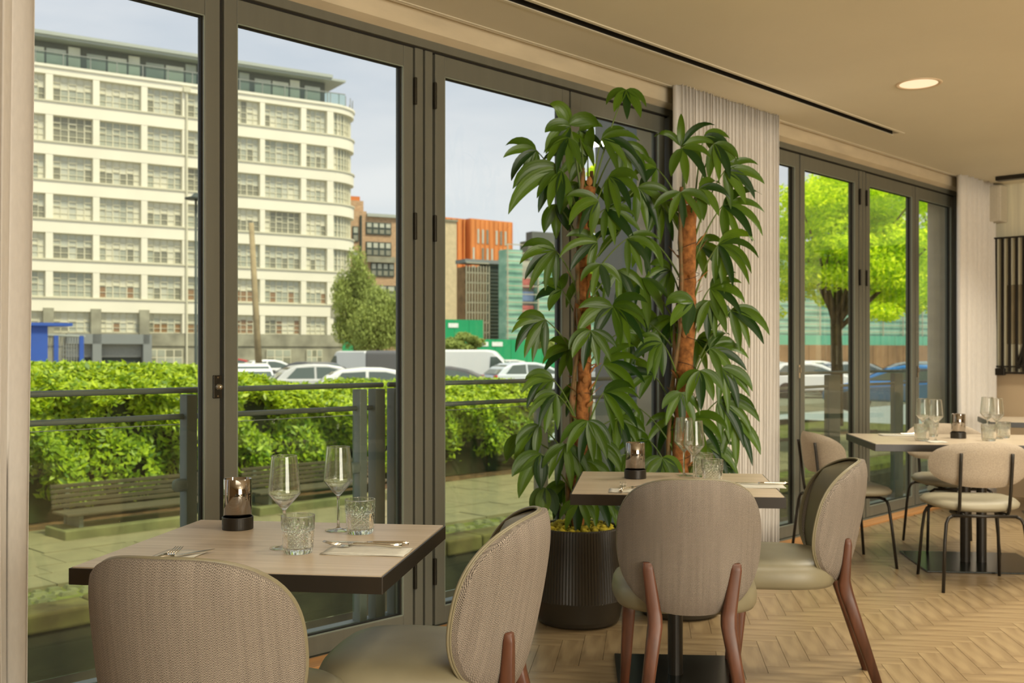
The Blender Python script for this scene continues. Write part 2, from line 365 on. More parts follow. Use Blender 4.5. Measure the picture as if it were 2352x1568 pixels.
def wmesh(mb, name, m, kind='structure', **k):
    o = mb.build(name, m, **k); o.location = O; o.rotation_euler = (0, 0, ANG)
    if kind: o['kind'] = kind
    return o
# ---------------------------------------------------------------- room shell
CEIL = 2.66; HEAD = 2.57; SEND = S(2268, -.1)+.03; SMIN = -11.0; TMIN = -10.5
s545 = S(545)
# parquet
fl = thing('floor', None, None, kind='structure')
THF = -.13; UW, UL = .09, .36
uu = Vector((math.cos(THF), math.sin(THF), 0)); vv = Vector((-math.sin(THF), math.cos(THF), 0))
def blk(mb, cx_, cy_, lx, ly):
    g = .0003; x0, x1, y0, y1 = cx_-lx/2+g, cx_+lx/2-g, cy_-ly/2+g, cy_+ly/2-g; e = .0006
    P = [(x0, y0, -.009), (x1, y0, -.009), (x1, y1, -.009), (x0, y1, -.009), (x0+e, y0+e, 0), (x1-e, y0+e, 0), (x1-e, y1-e, 0), (x0+e, y1-e, 0)]
    if lx > ly: uv = [(p[0]-cx_, p[1]-cy_) for p in P]
    else: uv = [(p[1]-cy_, p[0]-cx_) for p in P]
    mb.add(P, [(4, 5, 6, 7), (0, 1, 5, 4), (1, 2, 6, 5), (2, 3, 7, 6), (3, 0, 4, 7)], uv)
bh = MB(); blk(bh, 0, 0, UL, UW); mh = bh.mesh('wood_block', 'parquet')
bv = MB(); blk(bv, 0, 0, UW, UL); mv = bv.mesh('wood_block', 'parquet')
cells = []
for i in range(-170, 170):
    for j in range(-40, 40):
        for hv in (0, 1):
            bx, by = i*UW+j*UL, i*UW-j*UL
            cxy = (bx+UL/2, by+UW/2) if hv == 0 else (bx+UW/2, by+UW+UL/2)
            p = uu*cxy[0]+vv*cxy[1]; q = wl(p)
            if not (SMIN < q.x < SEND-.15 and TMIN < q.y < -.13): continue
            vis = False
            if p.y > 3.3:
                px = CX+F*p.x/p.y; py = HY+F*EYE/p.y
                vis = 1150 < px < 2400 and py < 1640
            if (p.y < -.6 or p.x > 6.6) and not vis: continue
            cells.append((0 if vis else 1, p.y, p, hv))
cells.sort(key=lambda c: (c[0], c[1]))
rest = MB()
for k, (nv_, _, p, hv) in enumerate(cells):
    if k < 300 and nv_ == 0:
        o = link('wood_block', mh if hv == 0 else mv, fl); o.location = p; o.rotation_euler = (0, 0, THF)
    else:
        c_, s_ = p.dot(uu), p.dot(vv)
        t_ = MB(); blk(t_, c_, s_, *((UL, UW) if hv == 0 else (UW, UL)))
        rest.add([tuple(uu*a+vv*b_+Vector((0, 0, z))) for a, b_, z in t_.v], t_.f, None)
        for fi in range(5): rest.uv[-5+fi] = t_.uv[fi]
rest.build('wood_block_field', 'parquet', fl, kind='stuff')
fb = MB(); 
P4 = [O+d*SMIN+n*TMIN, O+d*SEND+n*TMIN, O+d*SEND+n*(.12), O+d*SMIN+n*(.12)]
fb.prism([(p.x, p.y) for p in P4], -.25, -.0075); fb.build('subfloor', 'parquet', fl)
# ceiling with an open slot, downlight and curtain pocket
sl0, sl1, st0, st1 = S(1000, -.45)-3.0, wl(at(2050, 308, (CEIL-EYE)*F/(HY-308))).x, -.488, -.430
c = MB()
for (a, b, e, f) in ((SMIN, SEND, TMIN, st0), (SMIN, SEND, st1, -.11), (SMIN, sl0, st0, st1), (sl1, SEND, st0, st1)): c.box(a, b, e, f, CEIL, CEIL+.10)
c.box(SMIN, SEND, -.11, .12, CEIL+.03, CEIL+.10)
c.box(SMIN, SEND, TMIN, .25, CEIL+.10, CEIL+.55)
wmesh(c, 'ceiling', 'ceiling_paint')
c = MB(); c.box(SMIN, SEND, -.114, -.106, CEIL-.003, CEIL+.03); wmesh(c, 'trim_1', 'ceiling_paint', bevel=.003)
vt = wthing('linear_vent', 'long black linear air slot running along the ceiling beside the windows', 'air vent', sl0, (st0+st1)/2, CEIL)
c = MB(); c.box(0, sl1-sl0, -.028, .028, .035, .08); c.box(0, sl1-sl0, -.029, -.025, .0, .08); c.box(0, sl1-sl0, .025, .029, .0, .08); c.build('duct', 'vent_black', vt)
for sgn in (-1, 1):
    c = MB(); c.box(0, sl1-sl0+.02, sgn*.029, sgn*.048, -.004, .001); c.build('flange', 'ceiling_paint', vt)
c = MB(); c.box(SMIN+.3, SEND-.15, -.088, -.070, CEIL+.004, CEIL+.03)
tr = wmesh(c, 'curtain_track', 'track_white', kind=None, bevel=.002); tag(tr, 'slim white curtain track let into the ceiling above the windows', 'curtain track')
# window wall: lintel and pier, end wall, unseen walls
sA, sB = S(1545), S(1757)          # end of the first opening, start of the second
sL = S(515)-2.5*(S(949)-S(515))
c = MB(); k_ = [(-.05, 2.59), (-.05, CEIL+.06), (.25, CEIL+.06), (.25, HEAD), (.0, HEAD)]
c.add([(x, y, z) for x in (SMIN, SEND) for y, z in k_], [(0, 1, 2, 3, 4), (9, 8, 7, 6, 5)]+[((i+1) % 5, i, 5+i, 5+(i+1) % 5) for i in range(5)])
c.box(sA, sB, -.045, .25, 0, HEAD+.02); c.box(SMIN, sL, -.045, .25, 0, HEAD+.02)
c.box(S(2198), SEND, -.045, .25, 0, HEAD+.02)
wmesh(c, 'wall_left', 'plaster')
c = MB(); c.box(SMIN, SEND, .25, .45, -2.6, -.02); c.box(SMIN, SEND, .25, .40, HEAD+.02, CEIL+.5); wmesh(c, 'wall_left_outer', 'grey_stone')
c = MB(); c.box(SEND, SEND+.2, TMIN, .25, 1.9, CEIL+.1); wmesh(c, 'wall_far', 'wallpaper')
zb = 1.9
c = MB(); c.box(SEND, SEND+.2, TMIN, .25, -.1, 1.9); wmesh(c, 'wall_far_lower', 'wall_warm')
c = MB(); c.box(SMIN, SEND, TMIN-.2, TMIN, -.1, CEIL+.1); wmesh(c, 'wall_right', 'wall_warm')
c = MB(); c.box(SMIN-.2, SMIN, TMIN, .25, -.1, CEIL+.1); wmesh(c, 'wall_near', 'wall_warm')
# outer frames of both openings
def outer_frame(name, s0, s1):
    r = wroot(name)
    c = MB(); c.box(s0, s1, -.005, .07, HEAD-.035, HEAD+.002); c.build('head_rail', 'frame_grey', r, bevel=.002)
    c = MB(); c.box(s0, s1, -.02, .07, -.004, .016); c.build('threshold', 'frame_grey', r, bevel=.002)
    for q in (s0, s1-.035):
        c = MB(); c.box(q, q+.035, -.005, .07, .016, HEAD-.035); c.build('jamb', 'frame_grey', r, bevel=.002)
    c = MB(); c.box(s0+.035, s1-.035, .012, .06, HEAD-.043, HEAD-.035); c.build('head_gasket', 'gasket', r)
    return r
outer_frame('trim_2', sL, sA); outer_frame('trim_3', sB, S(2198))
c = MB(); c.box(SMIN, sA, -.13, -.02, -.008, .022); wmesh(c, 'trim_4', 'sill_wood', bevel=.003)
c = MB(); c.box(sB-.4, SEND, -.13, -.02, -.008, .012); wmesh(c, 'trim_5', 'sill_wood', bevel=.003)
ZT, ZB = HEAD-.043, .018
hinge_m = None
def leaf_door(idx, s0, s1, w0=None, w1=None, g0=.052, hinges=()):
    """one bi-fold leaf between s0 and s1: stiles as wide as seen, glass set back"""
    global hinge_m
    r = wroot('door_%d' % idx)
    a, b = w0 or .052, w1 or .052
    zt, zb = ZT-.004, ZB+.002
    gt, gb = zt-.088, zb+.075
    c = MB(); c.box(s0, s0+a, 0, .055, zb, zt); c.build('stile', 'frame_grey', r, bevel=.003)
    c = MB(); c.box(s1-b, s1, 0, .055, zb, zt); c.build('stile', 'frame_grey', r, bevel=.003)
    c = MB(); c.box(s0+a, s1-b, .001, .055, gt, zt); c.build('top_rail', 'frame_grey', r, bevel=.003)
    c = MB(); c.box(s0+a, s1-b, .001, .055, zb, gb); c.build('bottom_rail', 'frame_grey', r, bevel=.003)
    c = MB()
    x0, x1 = s0+a, s1-b; e = .006
    for q in ((x0, x0+e, gb, gt), (x1-e, x1, gb, gt), (x0, x1, gb, gb+e), (x0, x1, gt-e, gt)): c.box(q[0], q[1], .022, .034, q[2], q[3])
    c.build('gasket', 'gasket', r)
    c = MB(); 
    for q in ((x0, x0+.004, gb, gt), (x1-.004, x1, gb, gt), (x0, x1, gb, gb+.004), (x0, x1, gt-.004, gt)): c.box(q[0], q[1], .002, .009, q[2], q[3])
    c.build('glazing_bead', 'bead_light', r)
    c = MB(); c.box(x0+.001, x1-.001, .026, .030, gb, gt); c.build('glass_pane', 'window_glass', r)
    for hs in hinges:
        for hz in (.20, 1.70, 2.28):
            c = MB(); c.box(hs-.007, hs+.009, -.010, .001, hz, hz+.115); c.lathe([(.0055, 0), (.0055, .115)], 10, (hs-.002, -.010, hz)); c.build('hinge', 'hinge_black', r, bevel=.0015)
    return r
g = .004
s_gap1 = (S(506)+S(515))/2
leaf_door(2, S(515)+.0, S(949), S(545)-S(515), None, hinges=(S(951.5),))
wA = S(949)-(S(927)-0)
leaf_door(1, s_gap1-.009-(S(949)-S(515))-.5, s_gap1-.009, None, .060)
leaf_door(3, S(1000), S(1308), S(1022)-S(1000), None, hinges=(S(997),))
leaf_door(4, S(1311.5), S(1527), S(1334)-S(1311.5), None)
def narrow(idx, a, b):
    r = wroot('trim_%d' % idx); c = MB(); c.box(a, b, .0, .055, ZB, ZT); c.build('meeting_stile', 'frame_grey', r, bevel=.003)
narrow(6, S(954), S(972)); narrow(7, S(977), S(994))
c = MB(); c.box(S(505)-.03, S(1545)-.03, .03, .045, ZB, ZT)
def gapfill(name, a, b):
    c = MB(); c.box(a, b, .018, .05, ZB, ZT); wmesh(c, name, 'gasket')
for k, (a, b) in enumerate(((506, 515), (949, 954), (972, 977), (994, 1000), (1308, 1311.5))): gapfill('trim_%d' % (8+k), S(a)-.004, S(b)+.004)
leaf_door(5, S(1837)-(S(1972)-S(1839)), S(1836))
leaf_door(6, S(1839), S(1972), S(1848.5)-S(1839), None, hinges=(S(1974),))
narrow(13, S(1974.5), S(1981)); narrow(14, S(1982.5), S(1988))
leaf_door(7, S(1990), S(2102), S(1998)-S(1990), None, hinges=(S(1989),))
leaf_door(8, S(2104), S(2191), S(2111)-S(2104), None)
for k, (a, b) in enumerate(((1836, 1839), (1972, 1974.5), (1988, 1990), (2102, 2104))): gapfill('trim_%d' % (15+k), S(a)-.003, S(b)+.003)
# lock plate and knob on the first leaf's stile
lk = wthing('door_lock', 'small dark lock plate with a chrome thumb turn on the grey door stile', 'lock', S(498), -.001, WZ(497, 888))
c = MB(); c.box(-.017, .017, -.006, .003, -.042, .042); c.build('plate', 'hinge_black', lk, bevel=.002)
c = MB(); c.tube([(0, -.006, .0), (0, -.016, 0), (0, -.018, 0), (0, -.030, 0)], [.011, .012, .008, .008], 16); c.build('thumb_turn', 'chrome', lk, smooth=True)
for z in (-.034, .034):
    c = MB(); c.tube([(0, -.006, z), (0, -.008, z)], .0035, 8); c.build('screw', 'chrome', lk)
for px, lab in ((1833, 'small pale lock tab on the grey door stile right of the tall white curtain'), (2106, 'small pale lock tab on the last grey door stile by the far curtain')):
    c = MB(); c.box(-.008, .008, -.012, 0, -.045, .045); c.box(-.004, .004, -.022, -.010, -.008, .03)
    o = c.build('door_lock', 'chrome', bevel=.002); o.location = O+d*S(px)+Vector((0, 0, WZ(px, 853))); o.rotation_euler = (0, 0, ANG); tag(o, lab, 'lock')
# curtains
def curtain(name, label, s0, s1, t0, amp, per, z0=.02, z1=CEIL-.001, flare=0.0, seed=1, wob=.35, grp=None):
    R = random.Random(seed); nn = max(24, int((s1-s0)/per*10)); ph = R.random()*6
    a = [R.uniform(1-wob, 1+wob) for _ in range(200)]
    def f(u, v):
        z = z0+(z1-z0)*v; k = u*(s1-s0)/per; i = int(k)
        am = amp*(a[i]*(1-(k-i))+a[i+1]*(k-i))
        sp = s0+(s1-s0)*u+flare*(u-.5)*(1-v)+.012*math.sin(3*v+u*9+ph)*(1-v)
        return (sp+.3*amp*math.sin(4*PI*k+1), t0+am*math.sin(2*PI*k+.5*math.sin(2.2*(1-v)+ph+u*5)*(1-v)), z)
    c = MB(); c.grid(f, nn, 14)
    o = c.build(name, 'curtain_white', smooth=True); o.location = O; o.rotation_euler = (0, 0, ANG)
    sm = o.modifiers.new('t', 'SOLIDIFY'); sm.thickness = .0015
    return tag(o, label, 'curtain', grp)
curtain('curtain', 'white sheer curtain hanging at the far left edge before the glazing', S(76, -.1)-.62, S(66, -.1), -.13, .028, .09, seed=4, flare=-.03)
curtain('curtain', 'tall white pleated curtain gathered behind the right plant between the two window sets', S(1547, -.13), S(1786, -.15), -.150, .024, .034, seed=5)
curtain('curtain', 'white curtain gathered in the far corner beside the white wall speaker', S(2203, -.15), SEND-.07, -.165, .034, .11, seed=8)
# ---------------------------------------------------------------- furniture: tables
TT = .72                                        # table top height (eye - .49)
def frame_at(loc, th): return Matrix.Translation(Vector(loc)) @ Matrix.Rotation(th, 4, 'Z')
def dining_table(label, X, Y, th, W, D, base=(.42, .42), cols=(0,), edge_h=.040, base_off=(0, 0), base_rot=0):
    t = thing('dining_table', label, 'table', (X, Y, 0), th)
    c = MB(); i = .006
    x0, x1, y0, y1 = -W/2+i, W/2-i, -D/2+i, D/2-i
    c.add([(x0, y0, TT), (x1, y0, TT), (x1, y1, TT), (x0, y1, TT)], [(0, 1, 2, 3)], [(x0, y0), (x1, y0), (x1, y1), (x0, y1)])
    c.add([(x0, y0, TT-.02), (x1, y0, TT-.02), (x1, y1, TT-.02), (x0, y1, TT-.02)], [(3, 2, 1, 0)])
    for a, b in (((x0, y0), (x1, y0)), ((x1, y0), (x1, y1)), ((x1, y1), (x0, y1)), ((x0, y1), (x0, y0))):
        c.add([(*a, TT-.02), (*b, TT-.02), (*b, TT), (*a, TT)], [(0, 1, 2, 3)])
    c.build('tabletop', 'oak_top', t)
    c = MB(); X0, X1, Y0, Y1 = -W/2, W/2, -D/2, D/2; z0, z1 = TT-edge_h, TT-.0022; j = .0045
    c.box(X0, X1, Y0, Y0+j, z0, z1); c.box(X0, X1, Y1-j, Y1, z0, z1); c.box(X0, X0+j, Y0+j, Y1-j, z0, z1); c.box(X1-j, X1, Y0+j, Y1-j, z0, z1)
    c.box(X0+j, X1-j, Y0+j, Y1-j, z0+.004, z0+.010)
    c.build('edge_band', 'table_edge', t, bevel=.0012)
    bx, by = base_off
    for q in cols:
        c = MB(); c.lathe([(.028, .008), (.028, TT-edge_h)], 24, (bx+q, by, 0)); c.build('column', 'black_metal', t, smooth=False)
    br = MB(); cr_, sr_ = math.cos(base_rot), math.sin(base_rot)
    P = [(bx+x*cr_-y*sr_, by+x*sr_+y*cr_) for x, y in ((-base[0]/2, -base[1]/2), (base[0]/2, -base[1]/2), (base[0]/2, base[1]/2), (-base[0]/2, base[1]/2))]
    br.prism(P, .001, .010); br.build('base_plate', 'base_plate', t, bevel=.002)
    br = MB(); br.box(bx-.16, bx+.16, by-.03, by+.03, TT-edge_h-.008, TT-edge_h+.003); br.build('top_bracket', 'black_metal', t)
    return t
T1 = (-.604, 2.695, -.136); T2 = (.614, 3.965, -.125)
t1 = dining_table('square oak-topped table with black edge in the left foreground by the tall glazing', *T1, .74, .70)
b2 = onz(1551, 1552, .0)
M2 = frame_at((T2[0], T2[1], 0), T2[2]); loc2 = M2.inverted() @ Vector((b2.x, b2.y, 0))
t2 = dining_table('square oak-topped table in front of the potted climbing plants', *T2, .74, .70, base=(.44, .50), base_off=(loc2.x, loc2.y-.0), base_rot=.06)
T3 = (2.66, 5.98, -.11)
t3 = dining_table('long table with black base plate at the right between the metal-legged chairs', *T3, 1.30, .76, base=(.68, .60), cols=(-.045, .045), base_off=(0, .06))
t4p = at(2262, 964, .49*F/(964-HY))
t4 = dining_table('dark-edged table at the far right edge in front of the banquette', t4p.x+.62, t4p.y-.05, -.30, 1.2, .7, base=(.6, .5))
# ---------------------------------------------------------------- upholstered chair
def back_y(x, z): return -.235-.19*(z-.6)+2.6*x*x
def squircle(u, v, p):                       # unit square onto a smooth superellipse
    a, b = 2*u-1, 2*v-1
    x, z = a*math.sqrt(1-.5*b*b), b*math.sqrt(1-.5*a*a); r = math.hypot(x, z)
    if r < 1e-6: return 0.0, 0.0
    c_, s_ = abs(x)/r, abs(z)/r; f = (c_**p+s_**p)**(-1/p); q = 1+(f-1)*r*r
    return x*q, z*q
def shell_xz(u, v):
    x, z = squircle(u, v, 2.85)
    wv = 1.0-.09*max(0, -z)**1.5
    return x*.232*wv, .602+z*.218
def arc(x): return x*(1+5.04*x*x)               # length along the parabola
def leg_loft(sec, sg):
    c = MB(); vs = []; fs = []; K_ = 12
    for z, x, y, hx, hy in sec:
        for i in range(K_):
            a = 2*PI*(i+.5)/K_; e = .42; ca, sa = math.cos(a), math.sin(a)
            vs.append((sg*x+hx*abs(ca)**e*math.copysign(1, ca), y+hy*abs(sa)**e*math.copysign(1, sa), z))
    for j in range(len(sec)-1):
        for i in range(K_): i2 = (i+1) % K_; fs.append(((j+1)*K_+i, (j+1)*K_+i2, j*K_+i2, j*K_+i))
    fs += [tuple(range(K_)), tuple((len(sec)-1)*K_+i for i in range(K_))[::-1]]
    return c.add(vs, fs)
def armless_chair(label, X, Y, th, grp=None):
    t = thing('dining_chair', label, 'chair', (X, Y, 0), th, grp)
    N_ = 26
    def edge(u, v): a, b = 2*u-1, 2*v-1; return max(abs(a), abs(b))
    def outer(u, v): x, z = shell_xz(u, v); e = edge(u, v); return (x, back_y(x, z)+.016*e**6-.012*(1-e**2), z)
    c = MB(); c.grid(outer, N_, N_, lambda u, v: (arc(shell_xz(u, v)[0]), shell_xz(u, v)[1]))
    bt = []                                      # side band, fabric wraps to the piping
    ring = [(i/N_, 0) for i in range(N_)]+[(1, i/N_) for i in range(N_)]+[(1-i/N_, 1) for i in range(N_)]+[(0, 1-i/N_) for i in range(N_)]
    a_ = [outer(*q) for q in ring]; b_ = [(p[0]*.995, p[1]+.014, p[2]) for p in a_]; m = len(ring)
    uvs = [(arc(p[0]), p[2]) for p in a_]+[(arc(p[0])+.014, p[2]+.01) for p in a_]
    c.add(a_+b_, [((i+1) % m, i, m+i, m+(i+1) % m) for i in range(m)], uvs)
    c.build('backrest', 'tweed', t, smooth=True)
    def inner(u, v):
        x, z = shell_xz(u, v); e = edge(u, v); return (x*.99, back_y(x, z)+.016+.068*(1-e**4)**.8, z)
    c = MB(); c.grid(inner, N_, N_, flip=True); c.build('back_cushion', 'leather', t, smooth=True)
    pts = [Vector((p[0]*.996, p[1]+.002, p[2])) for p in b_]; pts += pts[:2]
    c = MB(); c.tube([p+Vector((0, .001, 0)) for p in pts], .0032, 8, cap=False); c.tube([p+Vector((0, .007, 0)) for p in pts], .0040, 8, cap=False); c.build('piping', 'leather', t, smooth=True)
    # seat pad
    prof = [(0, .482), (.4, .481), (.7, .478), (.86, .471), (.945, .457), (.985, .438), (1.0, .412), (.992, .392), (.965, .380), (.88, .376), (0, .376)]
    K_ = 48; vs = []; fs = []
    for r, z in prof:
        for i in range(K_):
            a = 2*PI*i/K_; ca, sa = math.cos(a), math.sin(a); e = 2/3.1
            x = abs(ca)**e*math.copysign(1, ca); y = abs(sa)**e*math.copysign(1, sa)
            hw = .240+.016*y; vs.append((x*hw*max(r, .001), (y*.225)*max(r, .001)+.075, z))
    for j in range(len(prof)-1):
        for i in range(K_): i2 = (i+1) % K_; fs.append(((j+1)*K_+i, (j+1)*K_+i2, j*K_+i2, j*K_+i))
    c = MB(); c.add(vs, fs); c.build('seat', 'leather', t, smooth=True)
    for sg in (-1, 1):
        by = back_y
        sec = [(.553, .137, by(.137, .55)-.004, .012, .007), (.549, .137, by(.137, .54)-.007, .0165, .011), (.53, .1365, by(.136, .52)-.010, .0185, .014), (.405, .119, by(.119, .41)-.012, .0225, .019),
               (.385, .1155, by(.115, .385)-.014, .0235, .023), (.355, .1145, -.180, .0235, .0245), (.335, .117, -.186, .0232, .0242), (.0, .168, -.294, .0155, .0165)]
        leg_loft(sec, sg).build('leg', 'walnut', t, smooth=True)
        leg_loft([(.392, .178, .188, .024, .024), (.30, .182, .196, .0225, .0225), (.15, .190, .210, .0190, .0190), (.0, .198, .224, .0140, .0140)], sg).build('leg', 'walnut', t, smooth=True)
    return t
def face(vx, vy): return math.atan2(vy, vx)-PI/2      # rotation that turns local +y to (vx,vy)
def chair_from_back(label, mx, my, fx, fy):
    L_ = math.hypot(fx, fy); fx, fy = fx/L_, fy/L_
    return armless_chair(label, mx+fx*.235, my+fy*.235, face(fx, fy))
chair_from_back('tweed-backed chair seen from behind at the near side of the left table', -.675, 1.995, .17, 1)
chair_from_back('tweed-backed chair with olive leather seat at the right side of the left table', .062, 2.60, -.99, .12)
chair_from_back('tweed-backed chair with walnut legs seen from behind at the middle table', .562, 3.235, .07, 1)
chair_from_back('tweed and olive leather chair side-on at the right of the middle table', 1.272, 3.85, -.985, .17)
# ---------------------------------------------------------------- metal-framed chair
def metal_chair_proto():
    t = thing('metal_chair', '', 'chair')
    def pad(u, v, off):
        a, b = 2*u-1, 2*v-1; x, z = squircle(u, v, 2.6); x *= .25; z = z*.116+.645
        e = max(abs(a), abs(b)); return (x, -.215-.12*(z-.64)+1.9*x*x+off*(1-e**5), z)
    c = MB(); c.grid(lambda u, v: pad(u, v, -.020), 18, 12); c.grid(lambda u, v: pad(u, v, .024), 18, 12, flip=True)
    c.build('backrest', 'linen', t, smooth=True)
    prof = [(0, .462), (.5, .461), (.78, .455), (.92, .446), (1.0, .428), (.985, .412), (.86, .400), (0, .397)]
    K_ = 40; vs = []; fs = []
    for r, z in prof:
        for i in range(K_):
            a = 2*PI*i/K_; ca, sa = math.cos(a), math.sin(a); e = 2/2.7
            x = abs(ca)**e*math.copysign(1, ca); y = abs(sa)**e*math.copysign(1, sa)
            vs.append((x*(.235+.02*y)*max(r, .001), y*.22*max(r, .001)+.02, z+.008*x*x))
    for j in range(len(prof)-1):
        for i in range(K_): i2 = (i+1) % K_; fs.append(((j+1)*K_+i, (j+1)*K_+i2, j*K_+i2, j*K_+i))
    c = MB(); c.add(vs, fs); c.build('seat', 'leather_pale', t, smooth=True)
    r = .0085
    for sg in (-1, 1):
        c = MB(); c.tube([(sg*.125, -.228, .705), (sg*.125, -.222, .66), (sg*.124, -.205, .52), (sg*.122, -.19, .415), (sg*.122, -.165, .388), (sg*.122, -.05, .385)], r, 8); c.build('back_rod', 'black_metal', t, smooth=True)
        c = MB(); c.tube([(sg*.155, -.19, .383), (sg*.178, -.195, .372), (sg*.190, -.20, .345), (sg*.20, -.21, .25), (sg*.215, -.235, 0)], r, 8); c.build('leg', 'black_metal', t, smooth=True)
        c = MB(); c.tube([(sg*.155, .17, .383), (sg*.178, .175, .372), (sg*.190, .18, .345), (sg*.20, .19, .25), (sg*.215, .215, 0)], r, 8); c.build('leg', 'black_metal', t, smooth=True)
    for y in (-.19, .17):
        c = MB(); c.tube([(-.16, y, .384), (.16, y, .384)], r, 8); c.build('crossbar', 'black_metal', t, smooth=True)
    for x in (-.10, .10):
        c = MB(); c.tube([(x, -.19, .388), (x, .17, .388)], .007, 8); c.build('seat_rail', 'black_metal', t, smooth=True)
    return t
mc = metal_chair_proto(); first = True
def put_metal(label, X, Y, fx, fy):
    global first
    o = mc if first else copy_tree(mc); first = False
    o.location = (X, Y, 0); o.rotation_euler = (0, 0, face(fx, fy)); o['label'] = label; o['group'] = 'linen-backed metal chairs round the right table'
put_metal('metal-legged chair with oval linen back seen from behind at the right table', 2.42, 5.50, .10, 1)
put_metal('metal-legged linen chair turned side-on at the left end of the right table', 1.93, 6.07, .985, .10)
put_metal('metal-legged linen chair facing the camera across the right table', 2.74, 6.53, -.05, -1)
# banquette by the far wall
bq = wthing('banquette', 'beige upholstered banquette against the far wall at the right edge', 'bench seat', SEND-.34, -1.9, 0)
c = MB(); c.box(-.24, .30, -2.4, 1.28, .06, .30); c.build('base', 'walnut', bq, bevel=.004)
c = MB(); c.box(-.30, .20, -2.4, 1.30, .30, .46); c.build('seat', 'linen', bq, bevel=.03, seg=4)
c = MB(); c.box(.16, .30, -2.4, 1.30, .46, .86); c.build('backrest', 'linen', bq, bevel=.03, seg=4)
# ---------------------------------------------------------------- tableware
def wine_glass(h=.232):
    t = thing('wine_glass', '', 'wine glass')
    P = [(.0365, 0), (.0365, .0012), (.030, .0022), (.010, .0050), (.0042, .010), (.0036, .030), (.0036, .085), (.0050, .096), (.012, .104), (.026, .120), (.0385, .1345), (.0405, .138), (.0402, .143), (.0362, .190), (.0319, h-.0008), (.0318, h)]
    I = [(.0310, h), (.0311, h-.0008), (.0354, .190), (.0394, .143), (.0396, .1385), (.0378, .1355), (.025, .1215), (.011, .107), (.0001, .102)]
    c = MB(); c.lathe(P[:8]+[], 28); c.build('stem', 'wine_glass', t, smooth=True)
    c = MB(); c.lathe([(.0001, .094)]+P[7:]+I, 40); c.build('bowl', 'wine_glass', t, smooth=True)
    rm = MB(); rm.lathe([(.0320, h-.0006), (.0324, h), (.0314, h+.0006), (.0305, h)], 36, close=True); rm.build('rim', 'wine_glass', t, smooth=True)
    return t
def tumbler(h=.092, R=.0415):
    t = thing('tumbler', '', 'tumbler')
    # body with cut diamonds and leaf rays as real relief
    K_, J = 84, 30; vs = []; fs = []
    for j in range(J+1):
        z = h*j/J
        for i in range(K_):
            a = 2*PI*i/K_; rr = R*(.90+.10*min(1, z/h*1.2)); rel = 0
            if z < .012: rr *= .90+.10*z/.012; rel = .0010*abs(math.sin(6*a*1.5))
            elif z < .058:
                p, q = a*10/PI+z/.0105, a*10/PI-z/.0105
                rel = .0022*(1-min(1, 2.2*abs((p % 1)-.5)))+.0022*(1-min(1, 2.2*abs((q % 1)-.5)))
            elif z < .078:
                ph = (a*8/PI) % 1-.5; lw = .42*(1-(z-.058)/.020); rel = .0020*max(0, 1-abs(abs(ph)-lw*.7)/.10)
            vs.append(((rr-rel)*math.cos(a), (rr-rel)*math.sin(a), z))
    for j in range(J):
        for i in range(K_): i2 = (i+1) % K_; fs.append((j*K_+i, j*K_+i2, (j+1)*K_+i2, (j+1)*K_+i))
    fs.append(tuple(range(K_))[::-1])
    o0 = len(vs); prof = [(R-.0022, h), (R-.0028, .05), (R-.0042, .016), (R-.010, .0115), (.0008, .0105)]
    for r, z in prof:
        for i in range(K_): a = 2*PI*i/K_; vs.append((r*math.cos(a), r*math.sin(a), z))
    prev = J*K_
    for q in range(len(prof)):
        cur = o0+q*K_
        for i in range(K_): i2 = (i+1) % K_; fs.append((prev+i, prev+i2, cur+i2, cur+i))
        prev = cur
    fs.append(tuple(prev+i for i in range(K_)))
    c = MB(); c.add(vs, fs); c.build('body', 'cut_glass', t)
    c = MB(); c.lathe([(R+.0002, h-.0008), (R+.0003, h+.0008), (R-.0015, h+.0012), (R-.0023, h)], 48, close=True); c.build('rim', 'wine_glass', t, smooth=True)
    return t
def candle():
    t = thing('candle_holder', '', 'candle holder')
    c = MB(); c.lathe([(.0, .0), (.0425, .0), (.0430, .002), (.0430, .033), (.0420, .035), (.0405, .035), (.0400, .012), (0, .012)], 48); c.build('base', 'black_metal', t, smooth=False, bevel=.0006)
    c = MB(); c.lathe([(.0385, .014), (.0385, .140), (.0380, .1405), (.0372, .140), (.0370, .014)], 64); c.build('mirror_cylinder', 'smoked_mirror', t, smooth=True)
    c = MB(); c.lathe([(0, .0125), (.019, .0125), (.019, .034), (0, .034)], 20); c.build('tealight', 'curtain_white', t)
    c = MB(); c.lathe([(.0002, .040), (.0035, .046), (.0042, .052), (.002, .064), (.0002, .072)], 12); c.build('flame', 'flame', t, smooth=True)
    return t
protos = {'w': wine_glass(), 't': tumbler(), 'c': candle()}; used = {}
def put(kind, label, px, py, z=TT, grp=None, rz=0):
    p = onz(px, py, z); o = protos[kind] if kind not in used else copy_tree(protos[kind]); used[kind] = 1
    o.location = (p.x, p.y, z+.0004); o.rotation_euler = (0, 0, rz); o['label'] = label
    if grp: o['group'] = grp
    return o
put('c', 'smoked mirror candle cylinder on the left table', 546, 1214)
put('w', 'wine glass behind the front cut-glass tumbler on the left table', 653, 1258, rz=.2)
put('w', 'wine glass between the two tumblers on the left table, farther from camera', 777, 1218)
put('t', 'cut-glass tumbler at the front centre of the left table', 684.5, 1269)
put('t', 'cut-glass tumbler farther back near the right wine glass on the left table', 827, 1224, rz=.1)
put('c', 'smoked mirror candle cylinder on the middle table before the plants', 1459, 1098)
put('w', 'left wine glass of the pair on the middle table', 1571, 1092)
put('w', 'right wine glass of the pair on the middle table, behind the chair top', 1594, 1105)
put('t', 'cut-glass tumbler behind another tumbler on the middle table', 1614, 1094)
put('t', 'cut-glass tumbler nearest the chair back on the middle table', 1636, 1112, rz=.12)
